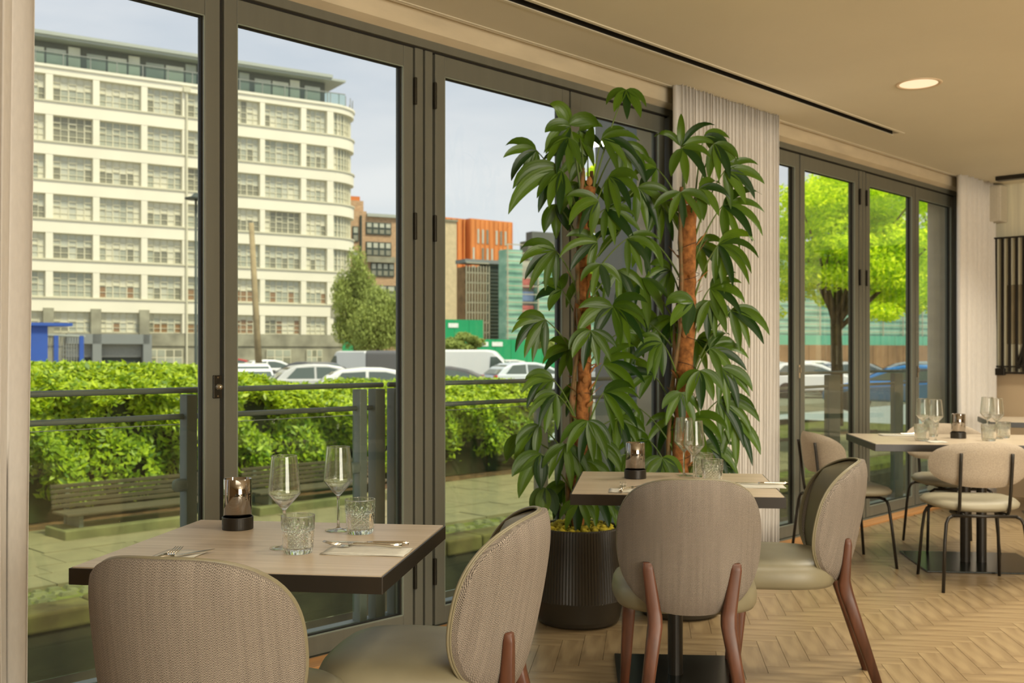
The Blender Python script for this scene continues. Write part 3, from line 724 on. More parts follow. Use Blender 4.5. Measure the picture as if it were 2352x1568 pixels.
put('c', 'smoked mirror candle cylinder in the middle of the right table', 2201, 1006)
put('w', 'leftmost of the four wine glasses on the right table', 2120, 1008)
put('w', 'second wine glass from the left on the right table, left of the candle', 2149, 1013)
put('t', 'leftmost cut-glass tumbler on the right table', 2117, 1012)
put('t', 'cut-glass tumbler behind the wine glasses left of the candle on the right table', 2139, 1002)
put('w', 'wine glass just right of the candle on the right table', 2268, 1002)
put('w', 'rightmost wine glass of the four on the right table', 2289, 1007)
put('t', 'cut-glass tumbler behind the oval chair back on the right table', 2271, 1012)
put('t', 'rightmost cut-glass tumbler on the right table', 2304, 1005)
def fork():
    t = thing('fork', '', 'fork')
    c = MB(); P = []; 
    # handle along -y, tines along +y
    c.tube([(0, -.10, .004), (0, -.07, .004), (0, -.02, .0075), (0, .012, .008), (0, .035, .0045)], [.0062, .0058, .0034, .0032, .0055], 8, flat=(1, .38)); c.build('handle', 'steel_cutlery', t, smooth=True)
    c = MB(); c.grid(lambda u, v: ((u-.5)*.024*(.45+.55*min(1, v*1.6)), .030+.028*v, .0045-.003*math.sin(PI*v)+.0), 4, 6)
    c.build('head', 'steel_cutlery', t, smooth=True)
    for k in range(4):
        x = (k-1.5)*.0066; c = MB(); c.tube([(x, .055, .0045), (x, .078, .0075), (x*.95, .100, .013)], [.0021, .0019, .0008], 6, flat=(1, .6)); c.build('tine', 'steel_cutlery', t, smooth=True)
    return t
def knife():
    t = thing('knife', '', 'knife')
    c = MB(); c.tube([(0, -.115, .004), (0, -.10, .0045), (0, -.03, .004), (0, -.005, .0035)], [.0045, .0065, .0052, .0040], 8, flat=(1, .45)); c.build('handle', 'steel_cutlery', t, smooth=True)
    c = MB(); c.prism([(-.0045, -.006), (.0045, -.006), (.0085, .03), (.0085, .07), (.0045, .098), (-.001, .110), (-.0045, .07)], .0025, .0042); c.build('blade', 'steel_cutlery', t)
    return t
def napkin(label, px, py, rz, w_=.105, l_=.21):
    p = onz(px, py, TT); c = MB()
    for k in range(3):
        c.grid(lambda u, v: ((u-.5)*(w_-.004*k), (v-.5)*(l_-.003*k), .0008+.0012*k+.0008*math.sin(9*u+7*v+k)), 8, 10)
    o = c.build('napkin', 'napkin', smooth=True); sm = o.modifiers.new('t', 'SOLIDIFY'); sm.thickness = .0009
    o.location = (p.x, p.y, TT+.0012); o.rotation_euler = (0, 0, rz); tag(o, label, 'napkin'); return o
fk, kn = fork(), knife(); fu = [0, 0]
def cutlery(which, label, px, py, rz, z=.006, tilt=0):
    pr = fk if which == 0 else kn; o = copy_tree(pr) if fu[which] else pr; fu[which] = 1
    p = onz(px, py, TT); o.location = (p.x, p.y, TT+z); o.rotation_euler = (tilt, 0, rz); o['label'] = label; return o
HL = PI/2+T1[2]-.0                                            # head pointing to image left
napkin('folded grey napkin under the cutlery at the right of the left table', 843, 1267, HL)
cutlery(0, 'fork resting tines up on the napkin at the right of the left table', 832, 1262, HL+.06, .0075)
cutlery(1, 'knife beside the fork on the napkin at the right of the left table', 838, 1254, HL-.02, .0055)
napkin('folded napkin mostly hidden by the near chair back on the left table', 385, 1285, T1[2]-.02)
cutlery(0, 'fork with tines pointing away, just above the near chair back on the left table', 366, 1291, T1[2]-.03, .0065)
cutlery(1, 'knife tip showing right of the fork above the near chair back', 404, 1284, T1[2]-.55, .0055)
napkin('white napkin at the left front of the middle table', 1431, 1128, T2[2]+.0, .10, .10)
cutlery(0, 'fork on the napkin at the left front of the middle table', 1430, 1125, T2[2]-.0, .0060)
cutlery(1, 'knife beside the fork at the left front of the middle table', 1456, 1124, T2[2]-.45, .0055)
napkin('folded napkin at the right edge of the middle table', 1735, 1117, PI/2+T2[2])
cutlery(1, 'knife lying on the napkin at the right edge of the middle table', 1738, 1115, PI/2+T2[2], .0055)
napkin('folded napkin at the left end of the right table', 2062, 1000, PI/2+T3[2])
cutlery(1, 'knife on the napkin at the left end of the right table', 2060, 999, PI/2+T3[2], .0055)
napkin('folded napkin in front of the left wine glasses on the right table', 2150, 1015, T3[2], .10, .12)
# ---------------------------------------------------------------- far wall fittings, downlight
p = at(2110, 192, (CEIL-EYE)*F/(HY-192))
dl = thing('downlight', 'round recessed downlight glowing warm in the ceiling at the upper right', 'ceiling light', (p.x, p.y, CEIL))
c = MB(); c.lathe([(.098, -.002), (.116, -.006), (.120, -.001), (.120, .001), (.098, .001)], 48, close=True); c.build('trim_ring', 'lamp_ring', dl, smooth=True)
c = MB(); c.lathe([(.0001, -.0012), (.099, -.0012), (.099, .001), (.0001, .001)], 40); c.build('diffuser', 'lamp_lens', dl)
ld = bpy.data.lights.new('downlight_glow', 'AREA'); ld.shape = 'DISK'; ld.size = .2; ld.energy = 9; ld.color = WARM
lo = bpy.data.objects.new('downlight_glow', ld); COL.objects.link(lo); lo.location = (p.x, p.y, CEIL-.012)
def farwall(px, py): # point on the far wall plane s=SEND
    r = ray(px, py); Y = (SEND+O.dot(d))/(r.x*d.x+d.y); P = Vector((r.x*Y, Y, EYE+r.z*Y)); q = wl(P); return q.y, P.z
ta, za = farwall(2269, 434); tb, zb_ = farwall(2316, 512)
sp = wthing('wall_speaker', 'white box speaker high on the far wall beside the corner curtain', 'speaker', SEND-.10, (ta+tb)/2, za)
c = MB(); c.box(-.08, .08, -abs(ta-tb)/2, abs(ta-tb)/2, zb_-za, 0); c.build('cabinet', 'speaker_white', sp, bevel=.012, seg=3)
c = MB(); c.box(-.086, -.079, -abs(ta-tb)/2+.02, abs(ta-tb)/2-.02, zb_-za+.02, -.02); c.build('grille', 'speaker_white', sp, bevel=.004)
c = MB(); c.box(.08, .099, -.03, .03, -.25, -.10); c.build('bracket', 'black_metal', sp)
t0_, z0_ = farwall(2286, 549); t1_, z1_ = farwall(2292, 853)
pc = wthing('slatted_mirror', 'pale mirror with painted reflection behind a black metal grid of vertical bars at the right edge', 'wall panel', SEND-.02, t0_, 0)
wd = 1.3
c = MB(); c.box(-.01, .015, -wd, 0, z1_, z0_); c.build('panel', 'reflection_cream', pc)  # cream board painted as what the mirror reflects
c = MB(); _a = farwall(2316, 655); _b = farwall(2316, 790); c.box(-.02, -.011, -wd+.1, _a[0]-t0_, _b[1], _a[1]); c.build('painted_reflection', 'reflection_taupe', pc, bevel=.006)  # taupe block painted as a reflected shape
for k in range(22):
    c = MB(); y = -.022-k*.057; c.box(-.045, -.022, y-.0095, y+.0095, z1_, z0_); c.build('bar', 'black_metal', pc)
for z, hh in ((z0_, .012), (z1_+.045, .012), (z1_-.01, .016)):
    c = MB(); c.box(-.05, -.018, -wd, 0, z-hh/2, z+hh/2); c.build('rail', 'black_metal', pc)
c = MB(); c.box(-.055, -.015, -.10, 0, z1_-.03, z1_+.03); c.build('corner_block', 'black_metal', pc, bevel=.004)
c = MB(); c.tube([(-.03, -.20, z1_+.03), (-.03, -.275, z1_+.30)], .018, 6); c.build('strut', 'black_metal', pc)
q = farwall(2345, 431); c = MB(); c.box(-.04, .04, -.5, 0.04, CEIL-.035, CEIL-.002)
o = c.build('track_rail', 'black_metal', bevel=.004); o.location = O+d*(SEND-.45)+n*(q[0]); o.rotation_euler = (0, 0, ANG); tag(o, 'short black lighting track on the ceiling at the right edge', 'lighting track')
# ---------------------------------------------------------------- potted climbers
def pot(parent):
    # fluted body
    K_ = 180; prof = [(.165, 0.0), (.183, .012), (.190, .03), (.207, .115), (.2085, .118), (.204, .20), (.196, .32), (.189, .425), (.185, .432), (.178, .432), (.174, .40), (.02, .395)]
    vs = []; fs = []
    for j, (r, z) in enumerate(prof):
        fl_ = .0034 if .115 < z < .43 and j < 9 else 0
        for i in range(K_):
            a = 2*PI*i/K_; rr = r-(fl_ if i % 2 else 0); vs.append((rr*math.cos(a), rr*math.sin(a), z))
    for j in range(len(prof)-1):
        for i in range(K_): i2 = (i+1) % K_; fs.append((j*K_+i, j*K_+i2, (j+1)*K_+i2, (j+1)*K_+i))
    fs.append(tuple(range(K_))[::-1]); fs.append(tuple((len(prof)-1)*K_+i for i in range(K_)))
    c = MB(); c.add(vs, fs); c.build('pot', 'pot', parent)
def nuggets(parent, seed, k=150):
    R = random.Random(seed); c = MB()
    for _ in range(k):
        a, r = R.random()*6.28, .165*math.sqrt(R.random()); s_ = R.uniform(.010, .022); x, y, z = r*math.cos(a), r*math.sin(a), .412+R.uniform(0, .022)
        vs = []; 
        for (th_, ph_) in [(0, 1)]+[(i*PI/3+R.random()*.5, .35) for i in range(6)]+[(i*PI/3+R.random()*.5, -.4) for i in range(6)]+[(0, -1)]:
            cc = math.sqrt(max(0, 1-ph_*ph_)); q = s_*R.uniform(.75, 1.2); vs.append((x+q*cc*math.cos(th_), y+q*cc*math.sin(th_), z+q*ph_*.8))
        fs = [(0, 1+i, 1+(i+1) % 6) for i in range(6)]+[(1+i, 7+i, 7+(i+1) % 6, 1+(i+1) % 6) for i in range(6)]+[(13, 7+(i+1) % 6, 7+i) for i in range(6)]
        c.add(vs, fs)
    c.build('moss_nuggets', 'moss_nugget', parent, smooth=True, kind='stuff')
def leaf_mesh(A, B, up, nf, length, spread, width, R, droop):
    """fan of nf pointed fingers around direction A in plane A/B, bending down"""
    c = MB()
    for k in range(nf):
        fr = (k/(nf-1)-.5) if nf > 1 else 0
        ang = fr*spread+R.uniform(-.08, .08); D = (A*math.cos(ang)+B*math.sin(ang)+up*R.uniform(-.12, .12)).normalized()
        ln = length*(1-.35*abs(fr)*2*.6)*R.uniform(.88, 1.08); w_ = width*R.uniform(.8, 1.15)
        N_ = 8; p = Vector((0, 0, 0)); pts = [p.copy()]; dd = D.copy(); dr = droop*R.uniform(.7, 1.3)
        side0 = D.cross(up).normalized() if abs(D.dot(up)) < .95 else B
        dirs = [dd.copy()]
        for i in range(N_):
            p = p+dd*(ln/N_); pts.append(p.copy()); dd = (dd+Vector((0, 0, -1))*dr/N_*(1+1.2*i/N_)).normalized(); dirs.append(dd.copy())
        vs = []; uv = []
        for i, (q, t_) in enumerate(zip(pts, dirs)):
            f_ = i/N_; wi = w_*(math.sin(PI*min(1, f_**.80))**.85 if 0 < f_ < 1 else 0)+.0012
            sd = (side0-t_*side0.dot(t_)).normalized(); nn_ = sd.cross(t_).normalized()
            cv = .22*wi
            vs += [q-sd*wi+nn_*cv*0, q-sd*wi*.5-nn_*cv*.6, q-nn_*cv, q+sd*wi*.5-nn_*cv*.6, q+sd*wi]
            uv += [(0+k, f_), (.25+k, f_), (.5+k, f_), (.75+k, f_), (1+k, f_)]
        fs = []
        for i in range(N_):
            for j in range(4): a = i*5+j; fs.append((a, a+1, a+6, a+5))
        c.add(vs, fs, uv)
    return c
def plant(label, X, Y, pole, leaves, seed, rp=.036):
    t = thing('potted_climber', label, 'potted plant', (X, Y, 0)); R = random.Random(seed)
    pot(t); nuggets(t, seed)
    P = [Vector(q) for q in pole]
    # resample and roughen the coir pole
    pts = []
    for a, b in zip(P[:-1], P[1:]):
        for k in range(8): pts.append(a.lerp(b, k/8))
    pts.append(P[-1]); c = MB(); c.tube([p+Vector((R.uniform(-.003, .003), R.uniform(-.003, .003), 0)) for p in pts], [rp*R.uniform(.88, 1.08) for _ in pts], 14); c.build('coir_pole', 'coir', t, smooth=True)
    def pole_at(z):
        z = max(P[0].z, min(P[-1].z, z))
        for a, b in zip(P[:-1], P[1:]):
            if a.z <= z <= b.z: return a.lerp(b, (z-a.z)/max(1e-6, b.z-a.z))
        return P[-1]
    for q in range(3):
        ph = q*2.1; sp_ = []
        for k in range(26):
            z = P[0].z+(P[-1].z-P[0].z+.08)*k/25; b = pole_at(z); an = ph+z*(1.1 if q < 2 else -1.4)+.35*math.sin(5*z+q)
            rr = rp+.010+.012*abs(math.sin(4*z+q)); sp_.append((b.x+rr*math.cos(an), b.y+rr*math.sin(an)-.005, z))
        c = MB(); c.tube(sp_, [.0085+.0035*(k % 3 == 0) for k in range(26)], 8); c.build('climbing_stem', 'aerial_stem', t, smooth=True)
    for k in range(34):      # dry sheaths
        z = R.uniform(P[0].z+.1, P[-1].z+.06); b = pole_at(z); an = R.uniform(-PI, 0.2); D_ = Vector((math.cos(an), math.sin(an), R.uniform(.4, 1.6))).normalized()
        c = leaf_mesh(D_, D_.cross(Vector((0, 0, 1))).normalized(), Vector((0, 0, 1)), 1, R.uniform(.03, .085), 0, R.uniform(.006, .013), R, .1)
        o = c.build('dry_sheath', 'dry_sheath', t, smooth=True); o.location = b+Vector((math.cos(an), math.sin(an), 0))*(rp+.004)
    c = MB()
    for k in range(9):      # tying wire
        z = P[0].z+.15+k*(P[-1].z-P[0].z-.2)/9; b = pole_at(z); c.tube([(b.x+(rp+.012)*math.cos(a*PI/6), b.y+(rp+.012)*math.sin(a*PI/6), z+.02*math.sin(a*PI/6+k)) for a in range(13)], .0013, 5)
    c.build('tie_wire', 'wire_black', t)
    base = Vector((X, Y, 0))
    for (hx, hy, ang, sp_, ln, nf, dep, pz) in leaves:
        Yh = Y+dep+R.uniform(-.03, .03); H = at(hx, hy, Yh)-base
        a = math.radians(ang); A = Vector((math.cos(a), R.uniform(-.55, -.05) if dep <= .02 else R.uniform(-.1, .4), math.sin(a))).normalized()
        B = Vector((-math.sin(a), R.uniform(-.25, .25), math.cos(a))); B = (B-A*A.dot(B)).normalized()
        up = A.cross(B).normalized(); up = up if up.y < 0 else -up
        c = leaf_mesh(A, B, up, nf, ln*1.06/F*Yh, math.radians(sp_*1.12), .0175+.004*R.random()+(.012 if nf <= 3 else 0), R, 1.2)
        o = c.build('leaf', 'house_leaf', t, smooth=True); o.location = H
        z0 = H.z-.10-pz if pz is not None else H.z-.15
        b = pole_at(z0); mid = b.lerp(H, .55)+Vector((0, 0, .03)); st = b+(Vector((H.x-b.x, H.y-b.y, 0)).normalized())*rp*.8
        c = MB(); pp = []
        for k in range(9):
            f_ = k/8; pp.append(st*(1-f_)**2+mid*2*f_*(1-f_)+H*f_*f_-H)
        c.tube(pp, [.0055-.003*k/8 for k in range(9)], 6); c.build('petiole', 'petiole', o, smooth=True)
    return t
# (hub px, hub py, direction deg in view, fan deg, finger px, fingers, depth offset, petiole drop)
LV1 = [(1306, 286, 70, 70, 95, 2, -.05, .3), (1310, 290, 200, 60, 90, 3, -.10, .3), (1438, 206, -90, 150, 78, 5, 0, .25), (1232, 345, 200, 120, 95, 5, -.05, .2), (1286, 388, 195, 60, 150, 3, -.12, .15), (1290, 392, -110, 80, 110, 4, -.12, .15),
 (1306, 316, -120, 110, 95, 5, -.10, .1), (1330, 300, -30, 130, 85, 4, .05, .2), (1382, 318, 0, 90, 105, 5, -.05, .15), (1420, 335, -30, 90, 115, 5, .06, .15), (1398, 405, -35, 110, 105, 5, -.06, .1), (1465, 430, -40, 100, 110, 5, .05, .2), (1350, 360, 150, 120, 100, 5, .10, .1),
 (1375, 462, 200, 90, 105, 4, -.14, 0), (1390, 480, -20, 130, 105, 6, .0, 0), (1278, 468, -90, 70, 85, 3, .06, .1), (1276, 575, 205, 110, 108, 6, -.10, .1), (1372, 556, 190, 100, 100, 4, -.15, .05), (1379, 606, -90, 130, 90, 4, -.16, .05), (1440, 548, -30, 110, 108, 5, -.02, .1), (1425, 530, 150, 100, 90, 4, .12, .1),
 (1253, 734, 208, 110, 108, 6, -.08, .1), (1357, 759, -90, 150, 88, 6, -.17, .05), (1407, 701, -20, 100, 112, 6, -.05, .12), (1407, 704, 190, 60, 95, 3, -.10, .12), (1290, 665, 150, 120, 75, 4, .1, .1), (1386, 836, 10, 90, 118, 5, -.04, .12), (1271, 872, 190, 80, 105, 5, -.05, .1), (1278, 905, 215, 90, 95, 5, -.10, .05),
 (1350, 966, -90, 140, 102, 6, -.17, .05), (1239, 976, 225, 60, 98, 4, -.02, .1), (1300, 1019, -95, 120, 100, 6, -.14, .05), (1243, 1042, 230, 60, 105, 3, -.12, .1), (1386, 901, -10, 100, 110, 6, -.05, .1), (1371, 1016, -60, 110, 105, 5, -.05, .1), (1253, 1120, -100, 80, 82, 3, -.10, .15),
 (1300, 1110, -120, 120, 90, 5, .05, .1), (1368, 1130, -60, 120, 90, 5, .0, .1), (1330, 1150, -100, 130, 75, 5, -.10, .0), (1400, 1150, -40, 100, 90, 4, .05, .05), (1200, 1000, 235, 40, 80, 2, .02, .05), (1340, 880, -130, 90, 95, 5, .1, 0), (1330, 640, -60, 120, 90, 5, .1, 0), (1310, 800, 200, 120, 80, 5, .1, 0), (1420, 960, -60, 110, 95, 5, .08, 0),
 (1420, 620, -70, 110, 95, 4, .08, .05), (1345, 1060, -80, 130, 85, 5, -.12, 0), (1450, 1040, -70, 120, 90, 5, .1, 0), (1430, 760, -50, 110, 95, 5, .1, .05), (1330, 420, -90, 150, 95, 6, .05, 0)]
LV2 = [(1564, 336, 60, 110, 88, 5, 0, .2), (1566, 340, -60, 120, 95, 4, -.05, .2), (1617, 313, -10, 70, 80, 4, .02, .25), (1640, 330, -55, 90, 98, 5, -.05, .2), (1664, 392, -15, 100, 102, 5, -.04, .2), (1564, 441, -80, 160, 88, 5, -.14, 0), (1660, 472, -12, 120, 118, 6, -.04, .15), (1650, 561, -30, 130, 118, 7, -.05, .15),
 (1508, 386, 190, 110, 85, 4, .02, .1), (1491, 440, 235, 110, 95, 4, 0, .1), (1491, 545, 240, 100, 98, 4, .02, .1), (1475, 638, -100, 140, 112, 6, 0, .15), (1631, 661, 0, 110, 95, 6, -.02, .1), (1607, 432, -10, 120, 85, 4, -.12, 0), (1593, 694, 195, 80, 95, 3, -.14, .05), (1629, 690, -85, 120, 95, 6, -.05, .1), (1678, 712, -22, 80, 118, 5, -.05, .2),
 (1521, 787, 205, 120, 95, 6, -.08, .1), (1629, 800, 5, 110, 100, 6, -.04, .1), (1607, 851, -90, 140, 88, 5, -.14, .05), (1657, 844, -50, 80, 108, 5, -.04, .1), (1564, 901, -90, 130, 85, 5, -.15, .0), (1650, 919, -30, 100, 118, 6, -.04, .1), (1468, 937, 215, 110, 95, 5, 0, .1), (1589, 958, -35, 100, 112, 5, -.10, .05), (1686, 962, -75, 80, 118, 4, -.04, .15),
 (1521, 1051, -85, 160, 85, 7, -.10, .1), (1618, 1020, -30, 110, 102, 6, -.05, .1), (1490, 1010, 200, 120, 88, 5, .05, .1), (1560, 1080, -70, 150, 75, 5, .0, 0), (1500, 860, 160, 120, 88, 5, .1, .1), (1540, 620, 200, 120, 88, 5, .12, .1), (1545, 730, -120, 120, 90, 5, .12, .05), (1460, 720, -50, 120, 90, 5, .12, .1), (1640, 1060, -25, 70, 80, 4, .0, .1), (1550, 960, 230, 130, 95, 5, .08, .05), (1600, 780, -30, 120, 90, 5, .12, 0), (1600, 560, -30, 120, 90, 5, .12, 0), (1520, 470, -60, 120, 90, 5, .12, 0)]
P1 = onz(1328, 1425, 0); P2 = onz(1560, 1406, 0)
def pl(base, pts): return [at(px, py, base.y+dy)-Vector((base.x, base.y, 0)) for px, py, dy in pts]
plant('tall climbing plant on a thin coir pole in the left ribbed black pot', P1.x, P1.y, pl(P1, [(1327, 1215, 0), (1330, 1080, 0), (1338, 950, 0), (1344, 800, 0), (1340, 640, 0), (1352, 430, 0)]), LV1, 3, .030)
plant('tall climbing plant on a thick coir pole in the right ribbed pot behind the table', P2.x, P2.y, pl(P2, [(1560, 1190, 0), (1565, 1000, 0), (1576, 800, 0), (1580, 650, 0), (1581, 472, 0)]), LV2, 9, .040)
# ---------------------------------------------------------------- outside: railings
RT = .35
ZG = -1.25; ZC = -.60
def railing(label, s0, s1, posts, wide=False):
    t = wthing('balustrade', label, 'railing', 0, RT)
    c = MB(); c.tube([(s0, 0, 1.067), (s1, 0, 1.067)], .012, 10); c.build('top_rail', 'rail_paint', t, smooth=True)
    c = MB(); c.tube([(s0, -.012, .965), (s1, -.012, .965)], .0115, 10); c.build('mid_rail', 'rail_paint', t, smooth=True)
    c = MB(); c.box(s0, s1, -.028, .028, -.03, .012); c.build('bottom_rail', 'rail_paint', t, bevel=.004)
    for (a, w_) in posts:
        c = MB(); c.box(a, a+w_, -.045 if not wide else -.03, .012, -.02, 1.05); c.build('post', 'rail_paint', t, bevel=.003)
        for z in ((.33, .70) if w_ < .05 else ()):
            c = MB(); c.box(a-.05, a+.012, -.050, -.006, z-.026, z+.026); c.build('glass_clamp', 'rail_paint', t, bevel=.02, seg=4)
        c = MB(); c.box(a-.01, a+w_+.005, -.055, .04, -.05, -.02); c.build('foot_plate', 'rail_paint', t)
    ps = sorted(p_[0] for p_ in posts); ed = [s0]+ps+[s1]
    for a, b in zip(ed[:-1], ed[1:]):
        if b-a > .25:
            c = MB(); c.box(a+.07, b-.02, -.028, -.020, .06, .935); c.build('glass_panel', 'rail_glass', t)
            c = MB(); c.box(a+.07, b-.02, -.0285, -.0195, .935, .9375); c.build('glass_edge', 'bead_light', t)
    return t
sp_ = lambda px: S(px, RT)
railing('grey balustrade with glass panels outside the left and middle glazing', sp_(20)-1.2, sp_(878), [(sp_(416), .045), (sp_(813), .04), (sp_(849), .055), (sp_(416)-1.25, .045)])
railing('grey balustrade with a glass panel outside the pane behind the left plant', sp_(892), sp_(1545)+.2, [(sp_(892), .05), (sp_(1229), .055), (sp_(1420), .05)])
railing('grey balustrade with wide flat posts outside the far glazing', sp_(1770), sp_(2198)+.3, [(sp_(1896), .18), (sp_(2048), .16)], True)
# light well, kerb, cobbles, paving
kerb_t = ST(1022, 1247, ZG).y
well = wroot('exterior_ground')
c = MB(); c.box(-22, 26, kerb_t, kerb_t+.4, -4.2, ZG-.16); c.build('retaining_wall', 'well_wall', well)
c = MB(); c.box(-22, 26, .45, kerb_t, -4.3, -4.2); c.build('well_floor', 'well_wall', well)
c = MB(); c.box(-22, 30, kerb_t+.4, 12.4+4.5, ZG-.2, ZG-.045); c.build('bedding', 'moss_ground', well)
s_ = -9.0; k = 0
while s_ < 14:
    w_ = .9+.25*math.sin(k*2.3); c = MB(); c.box(s_, s_+w_-.015, kerb_t-.03, kerb_t+.42, ZG-.18, ZG+.02+.01*math.sin(k*5)); c.build('kerb_stone', 'kerbstone', well, bevel=.035, seg=3); s_ += w_; k += 1
cob0, cob1 = kerb_t+.44, ST(72, 1350, ZG).y
Rk = random.Random(5); cc = 0; extra = MB()
t_ = cob0
row = 0
while t_ < cob1:
    s_ = -8.0+(row % 2)*.09
    while s_ < 9:
        w_ = Rk.uniform(.14, .22); l_ = .15; zt_ = ZG-.015+Rk.uniform(-.012, .008)
        mossy = Rk.random() < .30
        if not mossy:
            x0, x1, y0, y1 = s_+.012, s_+w_-.012, t_+.01, t_+l_-.012; e = .03
            vs = [(x0, y0, ZG-.06), (x1, y0, ZG-.06), (x1, y1, ZG-.06), (x0, y1, ZG-.06), (x0+e, y0+e, zt_), (x1-e, y0+e, zt_), (x1-e, y1-e, zt_), (x0+e, y1-e, zt_)]
            fs_ = [(4, 5, 6, 7), (0, 1, 5, 4), (1, 2, 6, 5), (2, 3, 7, 6), (3, 0, 4, 7)]
            if s_ < -3.2 and cc < 140: m_ = MB(); m_.add(vs, fs_); m_.build('cobble', 'cobble', well); cc += 1
            else: extra.add(vs, fs_)
        s_ += w_
    t_ += .15; row += 1
extra.build('cobble_field', 'cobble', well, kind='stuff')
pv0, pv1 = cob1, ST(1022, 1106, ZG).y
t_ = pv0; row = 0; far = MB(); cnt = 0
while t_ < pv1-.05:
    l_ = min((.62, .46, .76)[row % 3], pv1-t_); s_ = -12-(row % 3)*.4
    while s_ < 24:
        w_ = Rk.choice((.6, .75, .9, 1.05)); q = MB(); q.box(s_+.006, s_+w_-.006, t_+.006, t_+l_-.006, ZG-.05, ZG+Rk.uniform(-.006, .006))
        if -9 < s_ < 12 and cnt < 200: q.build('paving_slab', 'pav', well); cnt += 1
        else: far.add(q.v, q.f)
        s_ += w_
    t_ += l_; row += 1
far.build('paving_field', 'pav', well, kind='stuff')
c = MB(); c.box(-16, 26, pv1, pv1+.5, ZG-.05, ZG+.01); c.build('leaf_litter_bed', 'soil', well)
# benches
def bench(label, s0, s1, t0):
    L_ = s1-s0; t = wthing('garden_bench', label, 'bench', (s0+s1)/2, t0+.35, ZG, 'slatted benches before the hedge')
    c = MB(); c.box(-L_/2, L_/2, -.35, .32, -.04, .13); c.build('plinth', 'plinth', t, bevel=.02)
    for x in (-L_/2+.28, L_/2-.28):
        c = MB(); c.box(x-.03, x+.03, -.20, .20, .13, .30); c.box(x-.03, x+.03, .24, .30, .13, .62); c.build('support', 'rail_paint', t, bevel=.005)
    for k in range(4):
        c = MB(); y = -.24+k*.125; c.box(-L_/2+.05, L_/2-.05, y-.055, y+.055, .30, .335); c.build('seat_slat', 'bench_wood', t, bevel=.008)
    for k in range(5):
        c = MB(); z = .36+k*.066; y = .19+.03*k*.5; c.box(-L_/2+.05, L_/2-.05, y, y+.03, z, z+.052); c.build('back_slat', 'bench_wood', t, bevel=.006)
    return t
q0 = ST(150, 1243, ZG); q1 = ST(597, 1169, ZG)
bench('weathered slatted bench on a stone plinth seen through the leftmost glazing', q0.x, S(525, q0.y), q0.y)
bench('weathered slatted bench seen behind the wine glasses through the second pane', S(597, q0.y), S(905, q0.y), q0.y)
# hedge
def leafcloud(pts, nrm, size, seed, jit=.9, drop=0):
    g_ = np.random.default_rng(seed); k = len(pts)
    a = g_.normal(size=(k, 3)); nn_ = nrm+jit*g_.normal(size=(k, 3))*.6; nn_ /= np.linalg.norm(nn_, axis=1)[:, None]
    t_ = np.cross(nn_, a); t_ /= np.linalg.norm(t_, axis=1)[:, None]; b_ = np.cross(nn_, t_)
    if drop: t_[:, 2] -= drop; t_ /= np.linalg.norm(t_, axis=1)[:, None]
    sz = size*g_.uniform(.6, 1.25, size=(k, 1))
    v = np.stack([pts-t_*sz, pts+b_*sz*.42-nn_*sz*.12, pts+t_*sz, pts-b_*sz*.42-nn_*sz*.12], 1).reshape(-1, 3)
    return v
def mesh_quads(name, v, m, parent=None, kind='stuff'):
    k = len(v)//4; me = bpy.data.meshes.new(name); me.vertices.add(len(v)); me.vertices.foreach_set('co', v.astype(np.float32).ravel())
    me.loops.add(4*k); me.loops.foreach_set('vertex_index', np.arange(4*k, dtype=np.int32)); me.polygons.add(k)
    me.polygons.foreach_set('loop_start', np.arange(0, 4*k, 4, dtype=np.int32)); me.materials.append(M[m]); me.update(calc_edges=True)
    return link(name, me, parent, kind=kind)
hg = wthing('clipped_hedge', 'long bright green hedge running behind the benches', 'hedge', 0, 0)
h0, h1 = pv1+.05, pv1+3.6
def htop(s): return .98-.42*smoothstep(S(330, h1), S(560, h1), s)+.04*math.sin(s*1.9)+.03*math.sin(s*4.3+1)
sa, sb = S(20, h0)-1.5, 11.0
N1 = 60000; N2 = 40000
ss = sa+(sb-sa)*rng.random(N1)**1.15; zz = ZG+(1.62)*rng.random(N1)**.9
top = np.array([htop(x) for x in ss])-.24
zz = ZG+.12+(top-ZG-.12)*rng.random(N1)**.85
bul = .22*np.sin(ss*2.1)*np.sin(zz*3.1+1)+.12*np.sin(ss*5.7+zz*4)
tt_ = h0+.30+bul+.42*((zz-ZG)/1.9-.4)**2+rng.random(N1)*.26+np.where(zz < ZG+.5, .35*(1-(zz-ZG)/.5), 0)
dens = .5+.28*np.sin(ss*3.3+2*np.sin(zz*4))*np.sin(zz*5.1+ss)+.22*np.sin(ss*7.7+1)*np.sin(zz*8.3)+.75*(zz-ZG-.75)
keep = rng.random(N1) < np.clip(dens-.06, .04, 1)
ss, tt_, zz = ss[keep], tt_[keep], zz[keep]; N1 = len(ss)
front = np.stack([ss, tt_, zz], 1); nf = np.tile(np.array([0, -1, .55]), (N1, 1))
s2 = sa+(sb-sa)*rng.random(N2)**1.15; f2 = rng.random(N2); top2 = np.array([htop(x) for x in s2])
z2 = top2-.38*(1-np.minimum(1, f2*2.6))**2+.07*np.sin(s2*6+f2*9)-rng.random(N2)*.14; t2_ = h0+.15+f2*(h1-h0)+.12*np.sin(s2*2.1)
topv = np.stack([s2, t2_, z2], 1); nt2 = np.tile(np.array([0, -.25, 1.0]), (N2, 1))
mesh_quads('foliage', leafcloud(np.concatenate([front, topv]), np.concatenate([nf, nt2]), .070, 3), 'hedge_leaf', hg)
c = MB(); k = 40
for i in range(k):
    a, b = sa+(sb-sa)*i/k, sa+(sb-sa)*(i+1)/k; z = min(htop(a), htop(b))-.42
    c.box(a, b, h0+.62, h1-.1, ZG, z); c.box(a, b, h0+1.4, h1-.1, z, z+.26)
